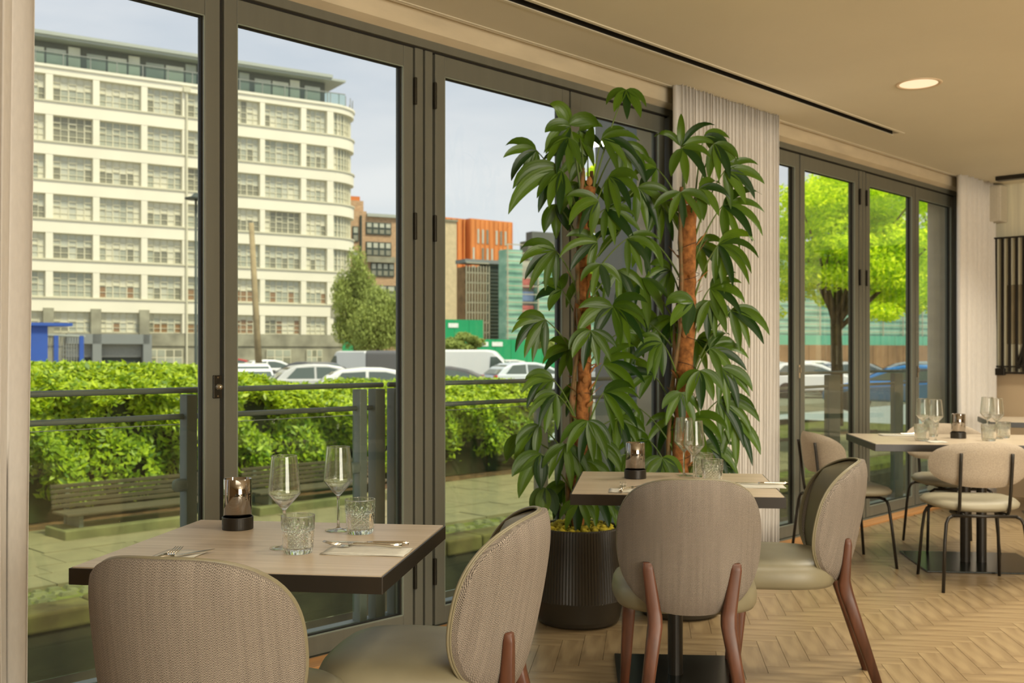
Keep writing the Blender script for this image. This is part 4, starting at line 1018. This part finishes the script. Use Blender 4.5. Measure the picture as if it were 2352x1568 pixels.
c.build('shade_core', 'hedge_shade', hg)  # dark boxes paint the shade inside the hedge, seen between leaves
# ---------------------------------------------------------------- car park and beyond
c = MB(); P = [(-160, h1+.0), (200, h1), (200, 330), (-160, 330)]
c.prism([(x, y) for x, y in P], ZC-.3, ZC); wmesh(c, 'car_park', 'asphalt')
def car(label, px, Y, hd, colr, kind='hatch', zg=ZC, sc=1.0):
    p = at(px, HY, Y); t = thing('car' if kind != 'van' else 'van', label, 'car' if kind != 'van' else 'van', (p.x, p.y, zg), hd)
    Lc, Wc, Hc = (4.3*sc, 1.78, 1.46*sc) if kind != 'van' else (4.9*sc, 1.92, 1.98*sc)
    h = Lc/2
    if kind == 'van':
        body = [(-h, .35), (-h, .9), (-h+.04, Hc-.12), (-h+.25, Hc), (h-1.75, Hc), (h-1.45, Hc-.05), (h-.75, 1.18), (h-.12, .92), (h, .62), (h, .35)]
        glass = [[(h-1.62, 1.20), (h-1.58, Hc-.30), (h-1.30, Hc-.30), (h-.82, 1.20)]]
    else:
        body = [(-h, .42), (-h+.02, .86), (-h+.12, .98), (h-1.15, .96), (h-.25, .78), (h, .60), (h, .34), (-h+.05, .30)]
        glass = []
    c = MB(); c.prismy(body, -Wc/2, Wc/2); c.build('body', colr, t, bevel=.10, seg=3)
    if kind != 'van':
        cab = [(-h+.10, .93), (-h+.42, 1.24), (-h+.78, Hc-.06), (-h+1.35, Hc), (h-2.45, Hc-.01), (h-2.0, Hc-.09), (h-1.05, .93)]
        wy = lambda z: Wc/2-.05-.27*max(0, z-.93)
        k = len(cab); c = MB(); c.add([(x, -wy(z), z) for x, z in cab]+[(x, wy(z), z) for x, z in cab], [tuple(range(k))[::-1], tuple(range(k, 2*k))]+[(i, (i+1) % k, k+(i+1) % k, k+i) for i in range(k)]); c.build('cabin', colr, t, bevel=.05, seg=3)
        for sg in (-1, 1):
            c = MB()
            for pl_ in ([(-h+.45, .98), (-h+.80, 1.33), (-h+1.38, 1.36), (-h+1.38, .98)], [(-h+1.46, .98), (-h+1.46, 1.36), (h-2.42, 1.35), (h-2.12, 1.28), (h-1.32, .98)]):
                c.add([(x, sg*(wy(z)+.012), z*sc if 0 else z*Hc/1.46) for x, z in pl_], [tuple(range(len(pl_))) if sg > 0 else tuple(range(len(pl_)))[::-1]])
            c.build('side_window', 'car_glass', t)
        c = MB(); o_ = .02
        for (xa, za, xb, zb2) in ((-h+.10, .97, -h+.62, 1.34), (h-1.10, .97, h-1.93, 1.35)):
            dx = -o_ if xa < 0 else o_
            c.add([(xa+dx, -wy(za)+.08, za+.01), (xa+dx, wy(za)-.08, za+.01), (xb+dx, wy(zb2)-.08, zb2*Hc/1.46+.01), (xb+dx, -wy(zb2)+.08, zb2*Hc/1.46+.01)], [(0, 1, 2, 3) if xa > 0 else (3, 2, 1, 0)])
        c.build('windscreen', 'car_glass', t)
        for sg in (-1, 1):
            c = MB(); c.box(h-1.35, h-1.20, sg*(Wc/2+.02), sg*(Wc/2+.18), .95, 1.08); c.build('mirror', colr, t, bevel=.03)
            c = MB(); c.box(-h-.01, -h+.10, sg*(Wc/2-.30), sg*(Wc/2-.02), .74, .93); c.build('tail_light', 'tail_red', t, bevel=.02)
    else:
        for g_ in glass:
            for sg in (-1, 1):
                c = MB(); y = sg*(Wc/2+.005); c.prismy(g_, y-.01, y+.01); c.build('window', 'car_glass', t)
        c = MB(); c.add([(h-1.42, -.78, Hc-.12), (h-1.42, .78, Hc-.12), (h-.74, .84, 1.20), (h-.74, -.84, 1.20)], [(0, 1, 2, 3)]); c.build('windscreen', 'car_glass', t)
    for x in (-h+.85, h-.85):
        for sg in (-1, 1):
            c = MB(); c.tube([(x, sg*(Wc/2-.20), .32), (x, sg*(Wc/2+.02), .32)], .32, 20); c.build('wheel', 'tyre', t)
    return t
car('white car whose roof shows above the hedge beyond the first pane', 395, 25, .25, 'car_white')
car('small white hatchback with red tail lights beyond the second pane', 566, 39, 1.9, 'car_white')
car('white car between the red-lit hatchback and the dark estate', 634, 62, .5, 'car_white')
car('dark grey estate car seen from the rear in the middle of the car park', 697, 47, 2.5, 'car_grey')
car('silver car in front of the dark estate, beyond the second pane', 765, 36, .35, 'car_silver')
car('white car at the right of the second pane near the mullion', 905, 27, .2, 'car_white')
car('white panel van parked behind the row beyond the second pane', 820, 66, 2.3, 'car_white', 'van')
car('dark box van beside the far white van near the mullion', 890, 58, 1.6, 'car_grey', 'van')
car('large white panel van filling the view beyond the third pane', 1085, 46, -.05, 'car_white', 'van')
car('dark green car low in front of the large white van', 1060, 30, 0.1, 'car_grey')
car('pale blue car seen behind the left plant to the right of the van', 1230, 44, .4, 'car_pale')
car('silver car half hidden by the left plant foliage', 1190, 62, .3, 'car_silver')
car('white car seen between the two plants', 1450, 52, .3, 'car_white')
car('white car beyond the far glazing left of the tree trunk', 1872, 43, -.1, 'car_white')
car('white car at the left edge of the far glazing', 1790, 50, .2, 'car_silver')
car('bright blue car beyond the far glazing right of the tree', 2062, 33, 2.6, 'car_blue')
car('white car behind the bright blue car', 2078, 48, 2.4, 'car_white')
car('silver car parked between the tree and the far right mullion', 1978, 46, .15, 'car_silver')
car('white car partly behind the tree trunk, farther back', 1890, 53, .1, 'car_white')
car('small red car distant at the left of the second pane', 560, 75, .2, 'car_red')
# ---------------------------------------------------------------- buildings
class Fac:
    def __init__(s, px0, Y0, vpx):
        s.o = Vector(((px0-CX)/F*Y0, Y0, 0)); a = (vpx-CX)/F; s.d = Vector((a, 1, 0)).normalized(); s.rz = math.atan2(s.d.y, s.d.x); s.n = Vector((-s.d.y, s.d.x, 0))
    def Y(s, px, t=0): r = (px-CX)/F; oo = s.o+s.n*t; return (s.n.dot(oo))/(s.n.x*r+s.n.y)
    def S(s, px, t=0): Yv = s.Y(px, t); return (Vector(((px-CX)/F*Yv, Yv, 0))-s.o).dot(s.d)
    def Z(s, px, py, t=0): return EYE-(py-HY)/F*s.Y(px, t)
    def root(s, name, label, cat='building', group=None): return thing(name, label, cat, tuple(s.o), s.rz, group)
# big white building
fw = Fac(122, 85, 4900); wb = fw.root('apartment_block', 'long white seven-storey block with rounded end and glass penthouse')
s_end = fw.S(752)+.35; Rr = 3.6
def arcp(off, k=10): return [(s_end+(Rr-off)*math.sin(i/k*PI/2), Rr-(Rr-off)*math.cos(i/k*PI/2)) for i in range(k+1)]
s_l = fw.S(60)-14
def band(z0, z1, off, thick, m, name='spandrel', nb=1):
    outer_ = [(s_l, off)]+[(x, y) for x, y in arcp(off)]; inner_ = [(x, y) for x, y in arcp(off+thick)][::-1]+[(s_l, off+thick)]
    # extend back along the side
    outer_.append((s_end+Rr-off, 14)); inner_.insert(0, (s_end+Rr-off-thick, 14))
    c = MB(); c.prism([(x, y) for x, y in outer_+inner_], z0, z1); return c.build(name, m, wb)
rows = [(170, 230), (263, 323), (354, 411), (444, 501), (533.5, 593), (622, 681), (714, 762)]
zr = [(fw.Z(122, a), fw.Z(122, b)) for a, b in rows]
z_par = fw.Z(122, 152)
prev = z_par
for k, (zt, zbm) in enumerate(zr):
    band(zt, prev, 0, .5, 'white_render'); 
    c = 0
    prev = zbm
band(prev-1.1, prev, 0, .5, 'grey_stone', 'stone_band'); band(ZC-.3, prev-1.1, .1, .4, 'grey_stone', 'stone_base')
for k, (zt, zbm) in enumerate(zr[:6]): band(zbm-.12, zbm, -.10, .2, 'win_frame', 'sill')
band(z_par-.1, z_par+.12, -.12, .6, 'white_render', 'cornice')
cols_px = [(40, 105), (122, 214), (229, 325), (339, 419), (432, 500), (512, 598), (609, 692), (704, 752)]
cols = [(fw.S(a), fw.S(b)) for a, b in cols_px]
cols = [(cols[0][0]-9, cols[0][0]-.6)]+cols
for k in range(len(cols)):
    a = cols[k][1]; b = cols[k+1][0] if k+1 < len(cols) else s_end+.25
    c = MB(); c.box(a, b, .02, .48, zr[-1][1], z_par-.2); c.build('pier', 'white_render', wb)
c = MB(); c.box(s_l, s_end, .55, 1.0, ZC, z_par-.2); c.build('inner_wall', 'pane1', wb)
Rw = random.Random(21); pane_cache = {}
ptypes = ['pane0', 'pane1', 'pane2', 'pane3', 'pane4']
for r_, (zt, zbm) in enumerate(zr):
    for ci, (a, b) in enumerate(cols):
        W_ = b-a; H_ = zt-zbm; nx = max(2, int(round(W_/.58))); ny = 4
        wts = [4, 3, 2, 3, 0] if r_ < 5 else ([3, 3, 1, 2, 3] if r_ == 5 else [3, 3, 3, 3, 2])
        c = MB(); y0, y1 = .34, .42
        c.box(a, b, y0, y1, zt-.07, zt); c.box(a, b, y0, y1, zbm, zbm+.07); c.box(a, a+.07, y0, y1, zbm, zt); c.box(b-.07, b, y0, y1, zbm, zt)
        xs = [a+W_*i/nx for i in range(nx+1)]; zs = [zbm, zbm+H_*.24, zbm+H_*.48, zbm+H_*.76, zt]
        for i in range(1, nx): hw = .045 if i % 2 == 0 else .025; c.box(xs[i]-hw, xs[i]+hw, y0, y1, zbm, zt)
        for z in zs[1:-1]: c.box(a, b, y0+.01, y1, z-.022, z+.022)
        for i in range(0, nx, 2):
            if i+1 <= nx: c.box(xs[i], xs[min(i+1, nx)], y0-.03, y1-.02, zs[2]+.06, zs[2]+.13); c.box(xs[i], xs[min(i+1, nx)], y0-.03, y1-.02, zs[3]-.10, zs[3]-.03)
        wo = c.build('window', 'win_frame', wb)
        base = Rw.choices(ptypes, wts)[0]; drop = Rw.random() < .55; blind = Rw.random() < .35
        for i in range(nx):
            colm = base if Rw.random() < .6 else Rw.choices(ptypes, wts)[0]
            for j in range(4):
                m_ = colm
                if j >= 2 and (blind or drop): m_ = 'pane2' if blind else 'pane3'
                if r_ == 6 and j == 3: m_ = 'pane2'
                key = (round(xs[i+1]-xs[i], 3), round(zs[j+1]-zs[j], 3), m_)
                if key not in pane_cache: q = MB(); q.box(0, key[0], 0, .02, 0, key[1]); pane_cache[key] = q.mesh('pane', m_)
                o = link('pane', pane_cache[key], wo); o.location = (xs[i], .40, zs[j])
    # curved end windows
    A0 = arcp(.36, 12); c = MB()
    for i in range(13):
        x, y = A0[i]; c.box(x-.05, x+.05, y-.05, y+.05, zbm, zt)
    for z in (zbm+.03, zbm+H_*.3, zbm+H_*.6, zt-.05):
        for i in range(12):
            (x0, y0_), (x1, y1_) = A0[i], A0[i+1]; c.tube([(x0, y0_, z), (x1, y1_, z)], .035, 4)
    wo = c.build('window', 'win_frame', wb)
    for i in range(12):
        (x0, y0_), (x1, y1_) = arcp(.42, 12)[i], arcp(.42, 12)[i+1]
        q = MB(); q.quad((x0, y0_, zbm), (x1, y1_, zbm), (x1, y1_, zt), (x0, y0_, zt)); q.quad((x0, y0_+.02, zt), (x1, y1_+.02, zt), (x1, y1_+.02, zbm), (x0, y0_+.02, zbm)); q.build('pane', Rw.choice(['pane0', 'pane2', 'pane3']), wo)
    for i in (0, 5, 9):
        x, y = arcp(.1, 12)[i]; c = MB(); c.box(x-.30, x+.30, y-.02, y+.34, zbm, zt)
        if i == 0: c.build('pier', 'white_render', wb)
c = MB(); c.prism([(x, y) for x, y in arcp(-.08)]+[(x, y) for x, y in arcp(.4)][::-1], zr[6][0]-.05, zr[6][0]+1.0); c.build('stone_corner', 'grey_stone', wb)
# penthouse
zp0, zp1 = z_par+.12, fw.Z(122, 91); yb = 1.9
s_pe = fw.S(746, yb)
c = MB(); c.box(s_l, s_pe, yb, yb+7, zp0, zp1+.3); c.build('penthouse', 'roof_dark', wb)
c = MB(); c.box(s_l, s_pe+1.6, yb-1.3, yb+8, zp1+.30, zp1+.50); c.box(s_l, s_pe+.2, yb-1.5, yb+8, zp1+.50, zp1+.78); c.build('roof', 'roof_pale', wb)
x = fw.S(60)
k = 0
while x < s_pe-1:
    for (w_, dz) in ((1.7, -.35), (1.7, -.35), (1.1, 0)):
        if x+w_ > s_pe: break
        zz0, zz1 = zp0+.15, zp1+.12+dz
        c = MB(); c.box(x+.08, x+w_-.08, yb-.07, yb-.02, zz0+1.25, zz1); c.box(x+.08, x+w_-.08, yb-.07, yb-.02, zz0, zz0+1.15); c.build('penthouse_window', Rw.choice(['pane3', 'pane2', 'pane0', 'pane2']), wb); x += w_
    x += .35
c = MB(); x = s_l
c.box(s_l, s_end+1.5, .10, .13, z_par+.1, z_par+1.15); c.build('balcony_glass', 'balcony_glass', wb)
c = MB(); c.box(s_l, s_end+1.5, .05, .18, z_par+1.13, z_par+1.19)
while x < s_end+1.5: c.box(x-.03, x+.03, .06, .16, z_par, z_par+1.15); x += 2.1
for i in range(7): x, y = arcp(.1, 6)[i]; c.box(x-.03, x+.03, y-.03, y+.03, z_par, z_par+1.15)
c.build('balcony_rail', 'mesh_grey', wb)
# ground floor extras: grey garage fascia and shutter, pillars, lower windows
g0, g1 = fw.S(150), fw.S(338)
c = MB(); c.box(g0, g1, -.9, .0, fw.Z(300, 790), fw.Z(300, 768)); c.build('garage_fascia', 'grey_blue', wb)
for px in (218, 333):
    c = MB(); c.box(fw.S(px)-.35, fw.S(px)+.35, -.9, -.3, ZC, fw.Z(300, 768)); c.build('garage_pillar', 'grey_blue', wb)
for a, b in ((150, 208), (228, 323)):
    c = MB(); c.box(fw.S(a), fw.S(b), -.25, -.2, fw.Z(300, 820), fw.Z(300, 790)); c.build('roller_shutter', 'mesh_grey', wb)
    c = MB(); c.box(fw.S(a), fw.S(b), -.05, .0, ZC, fw.Z(300, 820)); c.build('garage_shade', 'frame_dark', wb)  # flat dark slab paints the shade inside the garage
for px in (105, 214, 325):
    c = MB(); c.box(fw.S(px+3)-.3, fw.S(px+12)+.2, -.15, .1, zr[-1][1]-.2, zr[-1][0]+.25); c.build('stone_pier', 'grey_stone', wb)
for a, b in ((340, 419), (612, 668), (704, 740)):
    x0, x1 = fw.S(a), fw.S(b); z0, z1 = fw.Z(380, 838), fw.Z(380, 802)
    c = MB(); c.box(x0, x1, -.03, .05, z0, z1); wo = c.build('window', 'win_frame', wb)
    nx = max(3, int((x1-x0)/.7))
    for i in range(nx):
        for j in range(2):
            q = MB(); w_ = (x1-x0)/nx; h_ = (z1-z0)/2; q.box(x0+w_*i+.06, x0+w_*(i+1)-.06, -.06, -.02, z0+h_*j+.06, z0+h_*(j+1)-.06); q.build('pane', Rw.choice(['pane1', 'pane0']), wo)
c = MB(); c.tube([(fw.S(428), -.12, ZC), (fw.S(428), -.12, z_par-.3)], .09, 8); c.box(fw.S(428)-.3, fw.S(428)+.3, -.3, 0, z_par-.7, z_par-.3); c.build('drainpipe', 'win_frame', wb)
# blue kiosk
fk2 = Fac(76, 60, 4900); bk = fk2.root('blue_kiosk', 'blue painted kiosk with a mesh lean-to at the left of the first pane', 'kiosk')
x0, x1, x2 = fk2.S(60), fk2.S(110), fk2.S(196)
z_t = fk2.Z(100, 748); c = MB(); c.box(x0, x1, 0, 2.2, ZC, z_t); c.build('cabin', 'blue_paint', bk, bevel=.03)
c = MB(); c.box(x0, x1+1.3, -.25, 2.3, z_t, z_t+.18); c.build('roof', 'blue_paint', bk)
c = MB(); c.add([(x1, 0, z_t-.55), (x2, 0, z_t-.62), (x2, 2.2, z_t-.62), (x1, 2.2, z_t-.55), (x1, 0, z_t-.45), (x2, 0, z_t-.52), (x2, 2.2, z_t-.52), (x1, 2.2, z_t-.45)], [(3, 2, 1, 0), (4, 5, 6, 7), (0, 1, 5, 4), (1, 2, 6, 5), (2, 3, 7, 6), (3, 0, 4, 7)]); c.build('lean_to_roof', 'roof_pale', bk)
for q in (x1+.45, x2-.2):
    c = MB(); c.box(q-.12, q+.12, 0, .2, ZC, z_t-.55); c.build('post', 'blue_paint', bk)
c = MB()
for i in range(14): q = x1+(x2-x1)*i/14; c.box(q-.02, q+.02, .2, .24, ZC, z_t-.6)
for i in range(10): z = ZC+.25*i; c.box(x1, x2, .2, .24, z-.015, z+.015)
c.build('mesh_screen', 'mesh_grey', bk)
# generic block with windows
def windows_on(f, root, lst, m_frame, m_pane, t=0, nx=3, ny=2, dep=.06):
    for (a, b, ya, yb_) in lst:
        x0, x1 = f.S(a, t), f.S(b, t); z1, z0 = f.Z((a+b)/2, ya, t), f.Z((a+b)/2, yb_, t)
        c = MB(); c.box(x0, x1, t-.12, t-.02, z0, z1); wo = c.build('window', m_frame, root)
        for i in range(nx):
            for j in range(ny):
                w_ = (x1-x0)/nx; h_ = (z1-z0)/ny; q = MB(); q.box(x0+w_*i+dep, x0+w_*(i+1)-dep, t-.16, t-.11, z0+h_*j+dep, z0+h_*(j+1)-dep); q.build('pane', m_pane if j or ny == 1 else 'pane1', wo)
def block(f, root, name, m, a, b, ytop, depth, t=0, z0=ZC, pxr=None):
    c = MB(); c.box(f.S(a, t), f.S(b, t), t, t+depth, z0, f.Z(pxr or a, ytop, t)); return c.build(name, m, root)
f2 = Fac(792, 115, 6200); b2_ = f2.root('brick_tenement', 'brown brick tenement with chimneys beside the white block')
block(f2, b2_, 'gable_wall', 'brick', 790, 842, 482, 12); block(f2, b2_, 'front_wall', 'brick', 842, 970, 497, 12, pxr=842)
c = MB(); c.box(f2.S(842), f2.S(970), -.3, 12, f2.Z(842, 497), f2.Z(842, 490)); c.build('cornice', 'roof_pale', b2_)
for a, b, y0, y1 in ((806, 838, 458, 500), (789, 802, 460, 500)):
    c = MB(); c.box(f2.S(a), f2.S(b), .5, 3, f2.Z(a, y1), f2.Z(a, y0)); c.build('chimney', 'brick', b2_)
c = MB(); c.box(f2.S(810), f2.S(833), 1, 2.4, f2.Z(810, 458), f2.Z(810, 447)); c.build('chimney_pot', 'terracotta', b2_)
windows_on(f2, b2_, [(840, 898, 511, 539), (840, 898, 556, 588), (851, 905, 604, 635), (851, 925, 656, 686)], 'frame_dark', 'pane3', nx=4, ny=2, dep=.12)
windows_on(f2, b2_, [(809, 823, 520, 555), (809, 823, 578, 605)], 'frame_dark', 'pane0', nx=1, ny=2, dep=.12)
c = MB(); c.box(f2.S(840), f2.S(905), -.5, 0, f2.Z(870, 603), f2.Z(870, 590)); c.build('bay_cornice', 'grey_stone', b2_)
c = MB(); c.tube([(f2.S(828), -.15, f2.Z(828, 700)), (f2.S(828), -.15, f2.Z(828, 495))], .12, 6); c.build('drainpipe', 'frame_dark', b2_)
f3 = Fac(1010, 118, 6000); b3 = f3.root('cream_gable', 'plain pale brick gable standing left of the orange tower')
block(f3, b3, 'gable_wall', 'cream_brick', 1014, 1049, 506, 4)
c = MB(); c.box(f3.S(1014), f3.S(1049)+.1, -.15, 4, f3.Z(1000, 506), f3.Z(1000, 502)); c.build('coping', 'grey_stone', b3)
f4 = Fac(1080, 140, 4300); b4 = f4.root('orange_tower', 'tall rust orange clad tower beyond the third pane')
block(f4, b4, 'tower', 'rust_orange', 1080, 1177, 501, 20, pxr=1080)
fins = MB()
x0, x1 = f4.S(1082), f4.S(1176); zt_ = f4.Z(1080, 503)
for i in range(10):
    c = MB(); q = x0+(x1-x0)*i/9; c.box(q-.04, q+.04, -.10, 0, ZC, zt_); c.build('cladding_fin', 'rust_orange', b4)
for r_ in range(8):
    for i in range(9):
        if (i*5+r_*3) % 4 == 0: continue
        q = x0+(x1-x0)*(i+.5)/9.0; z = zt_-2.2-r_*2.5; c = MB(); c.box(q-.15, q+.15, -.08, -.02, z-.95, z+.95); c.build('window', 'pane3' if (i+r_) % 3 else 'pane1', b4)
c = MB(); c.box(x0-6.5, x0, 1, 20, ZC, zt_+.1); c.build('side_wing', 'rust_orange', b4)
for i in range(7):
    c = MB(); q = x0-6.3+i*.95; c.box(q-.1, q+.1, .7, 1, ZC, zt_); c.build('cladding_fin', 'rust_orange', b4)
f5 = Fac(1066, 100, 5200); b5 = f5.root('louvred_block', 'dark grey louvred block with brown scaffold in front of the orange tower')
block(f5, b5, 'louvred_wall', 'louvre_grey', 1118, 1163, 605, 1.5, pxr=1118); block(f5, b5, 'scaffold_wall', 'scaffold_brown', 1066, 1118, 612, 1.5, pxr=1066)
z1_5 = f5.Z(1118, 606)
for i in range(22):
    c = MB(); z = z1_5-.35*i-.3; c.box(f5.S(1118), f5.S(1163), -.12, 0, z-.05, z+.05); c.build('louvre', 'frame_dark', b5)
for i in range(9):
    c = MB(); q = f5.S(1066)+(f5.S(1118)-f5.S(1066))*i/8; c.box(q-.05, q+.05, -.5, -.4, ZC, f5.Z(1066, 610)); c.build('scaffold_pole', 'pole_metal', b5)
for i in range(8):
    c = MB(); z = z1_5-i*.95; c.box(f5.S(1066), f5.S(1118), -.5, -.38, z-.05, z+.05); c.build('scaffold_board', 'pole_metal', b5)
c = MB(); c.box(f5.S(1064), f5.S(1166), -.4, 1.6, z1_5, z1_5+.35); c.build('roof_edge', 'grey_blue', b5)
x0, x1 = f5.S(1122, 2), f5.S(1176, 2); c = MB(); c.prismy([(x0, z1_5), (x1, z1_5), (x1, z1_5+1.6), (x1-.6, z1_5+1.6)], 1, 1.6); c.build('pitched_roof', 'scaffold_brown', b5)
f6 = Fac(1163, 95, 5600); b6 = f6.root('netted_building', 'long building wrapped in green scaffold netting beyond the trees')
block(f6, b6, 'netting', 'net_green', 1163, 1200, 572, 1.5, pxr=1163); block(f6, b6, 'netting', 'net_green', 1236, 1330, 590, 1.5, pxr=1236); block(f6, b6, 'netting', 'net_green', 1330, 2700, 560, 1.5, pxr=1330)
block(f6, b6, 'recess', 'net_panel', 1200, 1236, 600, 1, t=1.0, pxr=1200)
zt_ = f6.Z(1163, 574)
for k, (zz_, m_) in enumerate(((f6.Z(1218, 648), 'pink_sheet'), (f6.Z(1218, 680), 'blue_sheet'), (f6.Z(1218, 712), 'pink_sheet'))):
    c = MB(); c.box(f6.S(1202), f6.S(1234), .6, .8, zz_-.45, zz_+.45); c.build('debris_sheet', m_, b6)
for i in range(14):
    c = MB(); z = ZC+2.0+i*.75; c.box(f6.S(1160), f6.S(2300), -.25, -.15, z-.04, z+.04); c.build('scaffold_ledger', 'pole_metal', b6)
for i in range(26):
    c = MB(); q = f6.S(1163)+i*3.2; c.box(q-.05, q+.05, -.30, -.2, ZC, zt_+.5); c.build('scaffold_pole', 'pole_metal', b6)
f7 = Fac(1213, 125, 5600); b7 = f7.root('stepped_tower', 'dark grey stepped rooftop rising over the green netting')
block(f7, b7, 'lower_tier', 'louvre_grey', 1213, 1330, 552, 2, pxr=1213); block(f7, b7, 'upper_tier', 'roof_dark', 1222, 1330, 531, 1.5, t=.5, pxr=1222)
def hoarding(label, a, b, Y0, ytop, ybot, signs, m='hoarding_green'):
    f = Fac(a, Y0, 6000); t = f.root('site_hoarding', label, 'hoarding'); x0, x1 = f.S(a), f.S(b); k = max(2, int((x1-x0)/1.2))
    for i in range(k):
        c = MB(); c.box(x0+(x1-x0)*i/k+.015, x0+(x1-x0)*(i+1)/k-.015, 0, .08, ZC, f.Z(a, ytop)); c.build('panel', m, t)
    for sx_, sy in signs:
        c = MB(); c.box(f.S(sx_)-.45, f.S(sx_)+.45, -.04, 0, f.Z(sx_, sy+5), f.Z(sx_, sy-5)); c.build('sign', 'sign_white', t)
    return t
hoarding('tall bright green site hoarding with a white notice below the orange tower', 1010, 1110, 88, 733, 774, [(1041, 747)])
hoarding('low green hoarding with white notices right of the tall one', 1100, 1280, 80, 779, 812, [(1109, 790), (1142, 790)])
hoarding('green hoarding panel at the foot of the brick tenement', 786, 836, 84, 780, 835, [])
hoarding('pale green screen fence beyond the tree trunk in the far glazing', 1700, 2300, 62, 768, 806, [], 'screen_green')
hoarding('low brown timber fence before the pale green screen in the far glazing', 1700, 2300, 58, 791, 812, [], 'scaffold_brown')
# leaning pole, lantern
q = at(600, 870, 48); c = MB(); a_ = at(598, 905, 48); b_ = at(577, 512, 48); c.tube([a_, b_], [.17, .12], 8); o = c.build('timber_pole', 'timber_pole', smooth=True)
tag(o, 'leaning brown timber pole standing in front of the white block', 'pole')
lp = at(450, 457, 40); t = thing('street_lamp', 'flat dark street lantern mostly hidden behind the left mullion', 'street lamp', (lp.x, lp.y, ZC))
c = MB(); c.lathe([(.0, .0), (.40, -.02), (.42, .03), (.18, .10), (.07, .22), (.0, .24)], 20, (0, 0, lp.z-ZC)); c.build('lantern', 'frame_dark', t, smooth=True)
c = MB(); c.lathe([(.10, 0), (.09, 1.2), (.06, 1.3), (.05, lp.z-ZC)], 10); c.build('column', 'frame_dark', t, smooth=True)
# ---------------------------------------------------------------- trees
def tree(label, px, Y, zg, cx, cy, rx, rz, nl, size, seed, m='tree_leaf', trunk_r=.16, clumps=26, name='tree', drop=0, cr=1, flat=.62):
    p = at(px, HY, Y); t = thing(name, label, 'tree', (p.x, p.y, zg)); R = random.Random(seed); g_ = np.random.default_rng(seed)
    C = at(cx, cy, Y)-Vector((p.x, p.y, zg)); Rx, Rz = rx/F*Y, rz/F*Y
    fork_z = max(.8, C.z-Rz*.62); c = MB(); c.tube([(0, 0, -.05), (.03, 0, fork_z*.5), (0, .02, fork_z)], [trunk_r*1.25, trunk_r, trunk_r*.9], 10); c.build('trunk', 'bark', t, smooth=True)
    cents = []
    for k in range(clumps):
        a = R.random()*6.28; e = R.uniform(-.80, 1); rr = R.uniform(.45, .95); ce = math.sqrt(max(0, 1-e*e))
        cents.append(Vector((C.x+Rx*rr*ce*math.cos(a), Rx*rr*ce*math.sin(a)*.9, C.z+Rz*rr*e)))
    for k, q in enumerate([q_ for q_ in cents if q_.z > fork_z+.25][:20]):
        b = Vector((0, 0, fork_z*R.uniform(.85, 1.0))); mid = b.lerp(q, .45)+Vector((R.uniform(-.12, .12)*Rx, 0, R.uniform(.02, .14)*Rz)); c = MB()
        c.tube([b, mid, q], [trunk_r*.5, trunk_r*.28, trunk_r*.08], 6); c.build('branch', 'bark', t, smooth=True)
    per = nl//clumps; V = []; Nn = []
    for q in cents:
        r_ = Rx*R.uniform(.28, .42)*cr; u_ = g_.normal(size=(per, 3)); u_ /= np.linalg.norm(u_, axis=1)[:, None]; rad = r_*g_.random((per, 1))**.45
        pt = np.array(q)+u_*rad*np.array([1.15, 1.15, flat]); V.append(pt); Nn.append(u_*.6+np.array([0, 0, .9]))
    mesh_quads('foliage', leafcloud(np.concatenate(V), np.concatenate(Nn), size, seed, drop=drop), m, t)
    return t
tree('broad lime green tree filling the far glazing, forked trunk', 1920, 27, ZC, 1940, 585, 262, 225, 56000, .080, 4, clumps=84, trunk_r=.15, cr=.60, flat=.5)
tree('lime green tree glimpsed between the two climbing plants', 1440, 30, ZC, 1430, 540, 120, 190, 20000, .10, 6, clumps=20)
tree('second lime green tree behind the right end of the far glazing', 2210, 46, ZC, 2180, 560, 180, 200, 20000, .11, 8, clumps=20)
tree('narrow drooping birch against the brick tenement', 815, 74, ZC, 812, 710, 40, 125, 16000, .13, 12, 'birch_leaf', clumps=30, trunk_r=.12, drop=1.2, cr=1.5, flat=1.5)
tree('wide drooping willow-like tree in front of the brick tenement', 870, 70, ZC, 868, 745, 58, 90, 20000, .13, 14, 'birch_leaf', clumps=34, trunk_r=.14, drop=1.2, cr=1.3, flat=1.1)
tree('low round bush below the green hoarding beyond the third pane', 1062, 62, ZC, 1060, 788, 42, 26, 4000, .14, 15, 'birch_leaf', clumps=12, trunk_r=.08, name='bush')
tree('small shrub by the parked cars right of the white van', 1290, 60, ZC, 1270, 790, 45, 24, 3000, .14, 16, 'birch_leaf', clumps=10, trunk_r=.08, name='bush')
# pier added outside as grey backing for the curtain's reflection in the pane
c = MB(); c.box(S(1452, .6), S(1777, .5), .5, .9, -2.5, CEIL+.3); o = wmesh(c, 'wall_added_pier', 'grey_blue')
